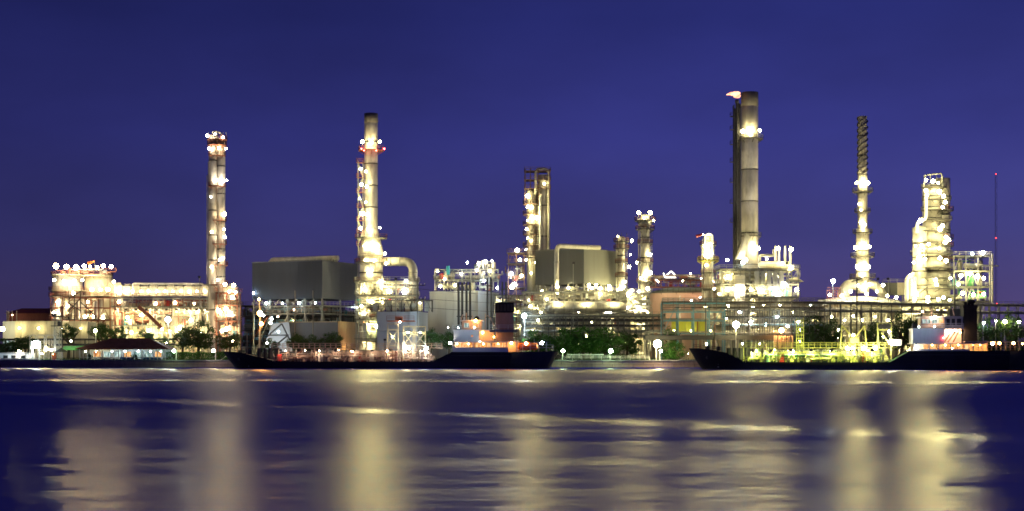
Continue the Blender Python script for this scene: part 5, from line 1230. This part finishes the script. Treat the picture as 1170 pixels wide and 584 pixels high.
# ------------------------------------------------------------------ ships
def loft_hull(st, m):
    """stations: (x, half breadth deck, half breadth waterline, deck z)"""
    bm = bmesh.new(); rings = []
    for x, xb, bd, bw, zd in st:
        rings.append([bm.verts.new(v) for v in ((x, -bd, zd), (x*.5+xb*.5, -(bd*.5+bw*.5)*1.02, zd*.45), (xb, -bw, -.1), (xb, -bw*.8, -2.5), (xb, bw*.8, -2.5), (xb, bw, -.1), (x*.5+xb*.5, (bd*.5+bw*.5)*1.02, zd*.45), (x, bd, zd))])
    for a, b in zip(rings, rings[1:]):
        for j in range(7): bm.faces.new((a[j], b[j], b[j+1], a[j+1])).smooth = j not in (3,)
    bm.faces.new(rings[0]); bm.faces.new(rings[-1][::-1])
    return to_mesh(bm, 'hull', m)
def ship(px, D, rot, label, sx, bowz, lowz, sternz, L_, x_low0, x_low1, x_rise, deckm, pipem, col, Pd, seed):
    t = T('tanker_ship', label, 'ship', px, D, 0, rot); R = random.Random(seed); B = 6.5
    st = [(0, 3.2, .15, .05, bowz), (2, 4.2, 1.6, .9, bowz), (5, 6, 3.6, 2.4, bowz-.3), (9, 9.3, 5.4, 4.6, bowz-1.1), (x_low0, x_low0, 6.3, 6, lowz+.25), (x_low0+4, x_low0+4, B, 6.4, lowz), (30, 30, B, B, lowz), (x_low1, x_low1, B, B, lowz),
          (x_rise, x_rise, B, B, sternz), (L_-12, L_-12, B, 6.2, sternz), (L_-5, L_-5.5, 6.0, 4.8, sternz+.1), (L_-1.5, L_-3, 4.9, 3.4, sternz+.2), (L_, L_-2.2, 3.9, 2.2, sternz+.2)]
    t.add('hull', loft_hull(st, HULL))
    bm = bmesh.new(); q = [[bm.verts.new((a[0], s_*max(.05, a[2]-.12), a[4]-.25)) for s_ in (-1, 1)] for a in st]
    for a, b in zip(q, q[1:]): bm.faces.new((a[0], b[0], b[1], a[1]))
    t.add('deck', to_mesh(bm, 'deck', deckm))
    # hull side rail round the low deck
    for y in (-B+.15, B-.15): t.rail([(x_low0, y, lowz), (x_low1, y, lowz)], pipem, h=1.15, step=1.35, w=.12)
    # catwalk on stanchions along the centre
    zc = lowz+3.4
    o = t.box('catwalk', x_low0-1, x_low1+2, -1.6, -.6, zc-.15, zc, pipem)
    t.rail([(x_low0-1, -1.6, zc), (x_low1+2, -1.6, zc)], pipem, step=1.3, w=.12, parent=o); t.rail([(x_low0-1, -.6, zc), (x_low1+2, -.6, zc)], pipem, step=1.3, w=.1, parent=o)
    x = x_low0
    while x < x_low1+1:
        t.bar('stanchion', (x, -1.6, lowz-.2), (x, -1.6, zc), .16, pipem); t.bar('stanchion', (x, -.6, lowz-.2), (x, -.6, zc), .16, pipem); x += 3.2
    # longitudinal cargo lines
    for y, z, r_ in ((-3.2, .7, .2), (-2.6, 1.0, .24), (-2.1, .6, .16), (.8, .9, .24), (1.6, 1.3, .2), (2.4, .8, .22), (-4.2, .4, .14)):
        t.cyl('cargo_pipe', (x_low0+1, y, lowz+z), (x_low1, y, lowz+z), r_, pipem, 8)
    for i in range(26):      # valves, hatches, vents, hose loops
        x = x_low0+1.5+(x_low1-x_low0-3)*i/25+R.uniform(-.4, .4); k = i % 4
        if k == 0: o = t.cyl('tank_hatch', (x, -4.6, lowz-.2), (x, -4.6, lowz+1.0), .55, pipem, 12); t.cyl('hatch_lid', (x, -4.6, lowz+1.0), (x, -4.6, lowz+1.12), .65, deckm, 12, parent=o)
        elif k == 1: t.tube('goose_neck_vent', [(x, -4.9, lowz-.2), (x, -4.9, lowz+2.2), (x+.7, -4.9, lowz+2.2), (x+.7, -4.9, lowz+1.6)], .13, pipem, 8, .3)
        elif k == 2: t.tube('pipe_crossover', [(x, -5.2, lowz+.5), (x, -4.4, lowz+1.6), (x, -2.6, lowz+1.6), (x, -2.2, lowz+.9)], .17, pipem, 8, .3)
        else: t.bar('stay', (x, -5, lowz-.2), (x+1.3, -3.2, lowz+2.2), .14, pipem); t.cyl('valve_wheel', (x, -4, lowz+1.5), (x, -4, lowz+1.58), .4, REDP, 12)
    x = x_low0+.6; q = 0
    while x < x_low1:
        t.bar('bulwark_stay', (x, -B+.2, lowz-.1), (x+(.5 if q % 3 else -.5), -B+.5, lowz+1.9), .15, pipem); x += 1.9; q += 1
    t.box('coaming', x_low0+2, x_low1-1, -3.9, -3.8, lowz-.2, lowz+.75, deckm)
    clutter(t, x_low0+1, x_low1-1, -5.6, -2.4, lowz-.1, lowz+3.0, 110, seed*3, [pipem, pipem, deckm, STEEL], .5)
    x = x_low0+2
    while x < x_low1: t.hood((x, -B-.1, lowz+2.7), col, 90 if seed == 5 else 400, -.75); x += 4.5  # fill lamps added along the near rail to brighten the deck pipes
    # forecastle gear
    for x in (4.5, 7): t.box('windlass', x-.5, x+.5, -1.5, 1.5, bowz-.6, bowz+.4, DARK)
    t.bar('foremast', (6, 0, bowz-1), (6, 0, bowz+5), .22, pipem); t.rail([(1.2, -1, bowz), (8, -4.6, bowz-.7)], DARK, h=.9)
    n = int((x_low1-x_low0)/4.2)
    for i in range(n):
        t.lamp((x_low0+3+i*4.2, -.9 if i % 2 else -5.6, zc-.6 if i % 2 else lowz+2.6), col, Pd*R.uniform(.7, 1.4)//10*10, .15)
    sg = [(a[0]+.05, a[1]+.05, a[2]+.05, a[3]+.05, a[4]-.03) for a in st[-4:]]
    t.add('stern_plating', loft_hull(sg, HULLG))
    t.bar('rubbing_strake', (x_rise, -B-.12, sternz-.9), (L_-12, -B-.12, sternz-.9), .16, HULLG); [t.cyl('mooring_drum', (9.5+q*1.4, -2.5+.8*(q % 2), lowz+.6), (9.5+q*1.4, -2.5+.8*(q % 2), lowz+3.3), .5, DARK, 12) for q in range(4)]; t.cyl('anchor_hawse', (4.4, -2.9, bowz*.55), (4.9, -2.2, bowz*.55), .35, HULLG, 10)
    for q in range(3): t.box('draught_mark', 7.0+.1*q, 7.3+.1*q, -3.55-.2*q, -3.45-.2*q, .5+q*.6, .7+q*.6, WHITE)
    return t, B
tA, B = ship(255, 353, 0, 'tanker at left with salmon-lit deck pipes and amber windows', 1, 4.2, 1.75, 4.1, 84, 13.5, 53, 57.5, DECKR, CORAL, 'pink', 90, 5)
def house(t, lst):
    for name, x0, x1, y0, y1, z0, z1, m in lst: t.box(name, x0, x1, y0, y1, z0, z1, m)
def win(t, x0, x1, y, z0, z1, m, fr=None):
    o = t.box('window_frame', x0-.12, x1+.12, y-.06, y, z0-.12, z1+.12, fr or SHIPW); t.box('pane', x0, x1, y-.09, y-.062, z0, z1, m, parent=o)
k = 353/F
def ax(px): return (px-255)*347/F
def az(py): return Zp(py, 347)
t = tA
house(t, [('bulwark', ax(523), ax(586), -6.3, -6.15, 4.1, az(397.2), SHIPW), ('deckhouse', ax(525), ax(600), -4.2, 5, 4.0, az(391), SHIPP), ('boat_deck', ax(522), ax(600), -6.5, 6.5, az(391), az(390), SHIPW),
          ('accommodation_block', ax(524), ax(553), -5.6, 4, az(390)+.003, az(377.5), SHIPW), ('recess_wall', ax(553.2), ax(570), -2.5, 4, az(390)+.003, az(377.5), SHIPP), ('bridge_deck', ax(522.5), ax(567), -5.9, 4.6, az(377.5), az(376.7), SHIPW),
          ('wheelhouse', ax(533), ax(556), -4, 3.5, az(376.7), az(366.5), SHIPP), ('wheelhouse_roof', ax(531), ax(558), -4.5, 4, az(366.5), az(365.6), SHIPW),
          ('funnel_casing', ax(572), ax(592.5), -3, 3, az(390)+.005, az(357), mat('pink grey funnel paint', (.42, .28, .24), .5)), ('funnel_top', ax(571.4), ax(593), -3.2, 3.2, az(357), az(345), SOLAR),
          ('casing_deck', ax(565), ax(597), -5.8, 5, az(379.5), az(376.5), mat('blue grey deck edge', (.16, .18, .26), .5))])
for i in range(5): t.box('funnel_louvre', ax(573+i*4), ax(576+i*4), -3.3, -3.21, az(355), az(347), DARK)
for a, b in ((536, 541), (546, 552)): win(t, ax(a), ax(b), -4.02, az(374), az(369), PANEC if a < 540 else PANEO)
win(t, ax(544), ax(546), -5.62, az(385), az(383), PANEO)
for a, b in ((526, 534), (535.2, 547), (549, 558), (559.5, 567), (568.5, 577), (578, 584)): win(t, ax(a), ax(b), -4.22, az(396.5), az(391.9), PANEO, SHIPP)
for px in (524, 547.5, 567.8, 586, 597): t.bar('stanchion', (ax(px), -6.2, 4.1), (ax(px-1.5), -6.2, az(391)), .22, SHIPW)
for a, b in (((560, 377), (560, 358)), ((538, 366), (538, 357)), ((545, 366), (545, 360)), ((571, 377), (566, 362)), ((532, 366), (534, 359))): t.bar('mast', (ax(a[0]), -3, az(a[1])), (ax(b[0]), -3, az(b[1])), .2, SHIPP)
t.ball('radar_dome', (ax(550), -2, az(364)), .7, .7, .7, DARK)
t.bar('derrick', (ax(575), -4.5, az(377)), (ax(563), -5, az(360)), .22, CORAL)
t.rail([(ax(523), -5.8, az(376.7)), (ax(533), -5.8, az(376.7))], SHIPW); t.rail([(ax(565), -5.7, az(376.5)), (ax(597), -5.7, az(376.5))], SHIPW)
t.rail([(ax(600), -5.9, 4.3), (ax(622), -5.6, 4.3), (ax(638), -3.8, 4.4)], SHIPW, h=1.5)
o = t.box('aft_awning', ax(600), ax(636), -5, 5, az(391), az(390.2), DARK)
for px in (603, 612, 621, 630): t.bar('stanchion', (ax(px), -5, 4.2), (ax(px), -5, az(391)), .14, SHIPW)
for px, py, y, c, P in ((528, 393, -6.1, 'orange', 100), (541, 393, -5.6, 'orange', 130), (558, 393, -5.6, 'orange', 130), (575, 393, -5.6, 'orange', 130), (590, 392, -5.8, 'orange', 600), (607, 392.3, -4.8, 'pink', 500), (625, 391.8, -4.8, 'cool', 500), (612, 396, -4, 'green', 200),
                        (557, 380, -4.2, 'orange', 500), (549, 366.3, -5.2, 'orange', 500), (520, 392, -6.2, 'white', 900), (517, 374, -3, 'white', 60), (554, 390, -6.6, 'white', 60), (570, 385, -4, 'orange', 80)): t.lamp((ax(px), y, az(py)), c, P, .3 if P > 300 else .16)
for px in (530, 548): t.bar('added_light_arm', (ax(px), -5.6, az(376)), (ax(px), -9, az(374)), .08, STEEL); t.lamp((ax(px), -9.1, az(374.5)), 'cool', 110, .09)  # arms and cool lamps added to brighten the side of the house
# lifeboat as its own thing
def lifeboat(x, y, z, label):
    t = T('lifeboat', label, 'lifeboat', 0, y, z, x=x)
    t.vessel('boat_hull', (0, 0, .8), 5, .95, BOATO); t.box('canopy_hatch', -.8, .4, -.5, .5, 1.6, 2.0, BOATO)
    for dx in (-1.6, 1.6): t.bar('davit', (dx, .3, -.4), (dx, -.2, 2.6), .18, WHITE)
lifeboat(X(603, 349), 349, 4.7, 'orange lifeboat on the left tanker stern')
# midship gantry of ship A
t = T('ship_gantry', 'pale yellow-lit hose-handling gantry amidships on the left tanker', 'gantry', 465, 351, 1.6)
for a, b in ((443, 455), (461, 472), (474, 486)):
    ht = 370 if a < 460 else 373
    for px in (a, b):
        for y in (-3, 2): t.bar('post', t.p(px, 411, y), t.p(px, ht, y), .26, CREAM)
    for py in (ht+.3, ht+7, 395): t.bar('beam', t.p(a, py, -3), t.p(b, py, -3), .24, CREAM); t.bar('beam', t.p(a, py, -3), t.p(a, py, 2), .2, CREAM)
    t.bar('brace', t.p(a, 394, -3), t.p(b, ht+7, -3), .18, CREAM); t.bar('brace', t.p(b, 394, -3), t.p(a, ht+7, -3), .18, CREAM)
o = t.box('top_platform', t.p(443, 0).x, t.p(474, 0).x, -3, 2, t.p(0, 367.5).z, t.p(0, 366.5).z, RUST); t.rail([(t.p(443, 0).x, -3, t.p(0, 366.5).z), (t.p(474, 0).x, -3, t.p(0, 366.5).z)], RUST, parent=o)
t.box('winch_box', t.p(452, 0).x, t.p(460, 0).x, -2, 1, t.p(0, 366).z, t.p(0, 362).z, RUST)
for px, py, c, P in ((463, 397, 'white', 1300), (467, 399, 'white', 500), (487, 399, 'cool', 1100), (448, 385, 'yel', 350), (480, 380, 'yel', 350), (466, 380, 'yel', 250), (457, 368, 'pink', 150)): t.lamp(t.p(px, py, -3.6), c, P, .36 if P > 400 else .16)
t.box('light_box', t.p(485, 0).x, t.p(490, 0).x, -2.8, -1.8, t.p(0, 402).z, t.p(0, 396).z, WHITE)

# ship B
DB = 336; rotB = -math.radians(11)
tB, B = ship(787, DB, rotB, 'tanker at right with yellow-green lit deck pipes and tall black funnel', 1, 5.0, 1.75, 4.35, 84, 13, 46, 50.5, DECKG, LIME, 'lime', 330, 9)
t = tB
def bx(px, y=-6):   # local x whose projection is column px
    c, s_ = math.cos(rotB), math.sin(rotB); u = (px-585)/F
    # X = x0 + x c - y s ; Y = D + x s + y c ; X = u Y
    return (u*(DB+y*c)-tB.x+y*s_)/(c-u*s_)
def bz(px, py, y=-6):
    x = bx(px, y); Y = DB+x*math.sin(rotB)+y*math.cos(rotB); return Zp(py, Y)
Z = lambda py: bz(1080, py)
house(t, [('bulwark', bx(1043), bx(1107), -6.3, -6.15, 4.3, Z(399), SHIPW), ('deckhouse', bx(1045), bx(1130), -4.2, 5, 4.2, Z(393), SHIPP), ('boat_deck', bx(1042), bx(1128), -6.5, 6.5, Z(393), Z(392), SHIPW),
          ('accommodation_block', bx(1043), bx(1079), -5.8, 4, Z(392)+.003, Z(376), SHIPW), ('aft_house', bx(1079.3), bx(1101), -2, 4, Z(392)+.003, Z(375), SHIPP),
          ('bridge_deck', bx(1042.5), bx(1102), -5, 4.6, Z(376)+.002, Z(375), SHIPW), ('wheelhouse', bx(1053), bx(1081), -3.6, 3.5, Z(375), Z(362.5), SHIPP), ('wheelhouse_roof', bx(1051), bx(1083), -4.2, 4, Z(362.5), Z(361.4), SHIPW),
          ('aft_bridge', bx(1081.3), bx(1102), -3, 3.5, Z(375), Z(361), LGREY), ('funnel_casing', bx(1103), bx(1118.5), -3, 3, Z(392)+.006, Z(352), SOLAR), ('funnel_top', bx(1102.4), bx(1119), -3.2, 3.2, Z(352), Z(348.6), SOLAR),
          ('aft_canopy', bx(1103), bx(1185), -5.6, 5, Z(391), Z(389.9), SHIPP), ('signal_box', bx(1043), bx(1049), -5, -3.5, Z(375), Z(369.5), DARK)])
for px in (1107, 1111, 1115): t.cyl('exhaust_pipe', (bx(px), 0, Z(349)), (bx(px), 0, Z(344)), .35, SOLAR, 10)
t.ball('exhaust_cowl', (bx(1114), 0, Z(344)), .9, .7, .6, SOLAR)
for a, b in ((1055, 1059), (1060.5, 1064), (1066, 1072), (1074, 1080)): win(t, bx(a), bx(b), -3.62, Z(369), Z(364.5), PANEC if a < 1070 else PANEO)
for a, b in ((1083, 1087), (1089, 1093), (1095, 1100)): win(t, bx(a), bx(b), -3.02, Z(371), Z(364), GLASS, LGREY)
for a, b in ((1056, 1061), (1063, 1070.5), (1073, 1085), (1087, 1100), (1103, 1109)): win(t, bx(a), bx(b), -4.22, Z(399.5), Z(394), PANEO, SHIPP)
for px in (1044, 1061.5, 1072, 1086, 1102, 1112, 1122): t.bar('stanchion', (bx(px), -6.2, 4.3), (bx(px), -6.2, Z(393)), .2, SHIPW)
for i in range(11): t.bar('stanchion', (bx(1128+i*5.4), -5.4, 4.5), (bx(1128+i*5.4), -5.4, Z(391)), .16, SHIPP)
t.rail([(bx(1107), -6.1, 4.4), (bx(1150), -5.9, 4.5), (bx(1180), -5, 4.6)], SHIPP, h=1.3)
t.rail([(bx(1053), -4.2, Z(375)), (bx(1102), -4.2, Z(375))], SHIPW)
for a, b in (((1084, 391), (1094, 377)), ((1090, 391), (1096, 380)), ((1080, 391), (1088, 379))): t.bar('derrick', (bx(a[0]), -4, Z(a[1])), (bx(b[0]), -4, Z(b[1])), .28, RUST)
for a, b in (((1058, 362), (1056, 355)), ((1066, 362), (1066, 352)), ((1092, 361), (1090, 352))): t.bar('mast', (bx(a[0]), -3, Z(a[1])), (bx(b[0]), -3, Z(b[1])), .18, SHIPP)
for px, py, y, c, P in ((1047, 397, -6.2, 'white', 500), (1065, 394.3, -5.4, 'orange', 120), (1080, 394.3, -5.4, 'orange', 150), (1095, 394.3, -5.4, 'orange', 150), (1112, 394, -5.4, 'orange', 250), (1120, 394, -5.4, 'orange', 200), (1084, 379, -3.6, 'pink', 600), (1092, 378, -3.6, 'pink', 600),
                        (1097, 380, -3.6, 'orange', 300), (1068, 362.5, -4.8, 'pink', 700), (1054, 356, -3.2, 'pink', 260), (1078, 386, -6, 'red', 60), (1134, 392.5, -5, 'orange', 500), (1142, 392.5, -5, 'orange', 500), (1158, 392.3, -5, 'orange', 400), (1168, 393, -4, 'orange', 300), (1088, 398, -5.4, 'orange', 120)):
    t.lamp((bx(px, y), y, bz(px, py, y)), c, P, .32 if P > 300 else .17)
for px in (1048, 1066): t.bar('added_light_arm', (bx(px), -5.8, Z(375)), (bx(px), -9.5, Z(373)), .08, STEEL); t.lamp((bx(px), -9.6, Z(373.5)), 'cool', 160, .09)  # added outboard lamps that brighten the accommodation block
t = T('ladder_tower', 'slim yellow-green ladder tower rising from the right tanker deck', 'tower', 914, 331, 1.6)
for px in (910, 918): 
    for y in (-1, 1): t.bar('leg', t.p(px, 411, y), t.p(px, 363, y), .2, LIME)
for i in range(11): t.bar('rung', t.p(910, 408-i*4.2, -1), t.p(918, 408-i*4.2, -1), .16, LIME)
for px in (912.5, 915.5): t.bar('inner_rail', t.p(px, 400, -1), t.p(px, 364, -1), .12, LIME)
t.lamp(t.p(914, 390, -2.6), 'lime', 300, .15); t.lamp(t.p(914, 377, -2.6), 'lime', 160, .12)
t = T('ship_gantry', 'yellow goalpost crane gantry on the right tanker, white box beside', 'gantry', 1012, 326, 1.6)
for px in (1003, 1018):
    for y in (-2, 2): t.bar('post', t.p(px, 411, y), t.p(px, 369, y), .3, LIME)
for py in (369.5, 377): t.bar('beam', t.p(1002, py, -2), t.p(1019, py, -2), .28, LIME); t.bar('beam', t.p(1002, py, 2), t.p(1019, py, 2), .28, LIME)
for px in (1006, 1010.5, 1015): t.cyl('sheave', t.p(px, 373, -2.3), t.p(px, 373, -1.9), .6, DARK, 14)
t.bar('boom', t.p(1007, 380, -2.4), t.p(1016, 393, -2.4), .22, LIME)
t.box('light_box', t.p(1015.5, 0).x, t.p(1026, 0).x, -3, -1.5, t.p(0, 395).z, t.p(0, 388).z, WHITE); t.lamp(t.p(1018, 391, -4), 'white', 1000, .4); t.lamp(t.p(1009, 385, -3.5), 'lime', 300, .15)
t = T('deck_crane', 'tangled yellow hose crane with bright lamps on the right tanker deck', 'crane', 975, 328, 1.6)
t.cyl('pedestal', t.p(975, 411), t.p(975, 385), .6, LIME, 12); t.box('cab', t.p(970, 0).x, t.p(980, 0).x, -1.2, 1.2, t.p(0, 392).z, t.p(0, 386).z, LIME)
for a, b in (((975, 386), (962, 372)), ((975, 388), (988, 372)), ((962, 372), (960, 398)), ((988, 372), (990, 398))): t.bar('boom', t.p(*a, -1), t.p(*b, -1), .22, LIME)
for px, py, P, c in ((974, 398, 1500, 'lime'), (987, 398, 1100, 'yel'), (1001, 398, 1100, 'yel'), (968, 398, 700, 'white'), (975, 383, 500, 'yel'), (860, 399, 500, 'lime'), (880, 399, 400, 'lime'), (900, 399, 400, 'lime'), (940, 400, 500, 'lime'), (1025, 400, 400, 'lime')):
    if px > 955 and px < 1010: t.lamp(t.p(px, py, -2.6), c, P, .36)
# mooring lines
def mooring(a, b, label):
    t = T('mooring_rope', label, 'rope', 0, a[1], a[2], x=a[0]); d = Vector(b)-Vector(a)
    t.tube('rope', [d*u+Vector((0, 0, -1.2*math.sin(PI*u))) for u in [i/8 for i in range(9)]], .06, CREAM, 5)
mooring((X(262, 352), 353, 3.9), (X(235, 373), 372.6, 2.0), 'slack mooring rope from left tanker bow to quay')
mooring((X(637, 352), 354, 4.1), (X(660, 373), 372.6, 2.0), 'slack mooring rope from left tanker stern to quay')
mooring((X(792, 334), 337, 4.6), (X(765, 373), 372.6, 2.0), 'slack mooring rope from right tanker bow to quay')

# distant tree line closing the horizon
V = []; Fc = []
for _ in range(9000):
    x = R.uniform(-900, 900); y = R.uniform(900, 940); h = 9+6*noise.noise(Vector((x*.02, 0, 0)))+4*noise.noise(Vector((x*.09, 3, 0))); z = R.random()*h; a = R.random()*6.3; s_ = 1.6
    u = Vector((math.cos(a), math.sin(a)*.4, R.uniform(-.5, .5)))*s_; w = Vector((-.3, R.uniform(-.3, .3), 1))*s_*.7; q = Vector((x, y, GZ+z)); k = len(V); V += [q-u, q-w, q+u, q+w]; Fc.append((k, k+1, k+2, k+3))
me = bpy.data.meshes.new('far_woods'); me.from_pydata(V, [], Fc); me.materials.append(LEAF); o = bpy.data.objects.new('far_woods', me); C.objects.link(o); o['kind'] = 'stuff'; o['label'] = 'dark distant tree line on the horizon'; o['category'] = 'woods'
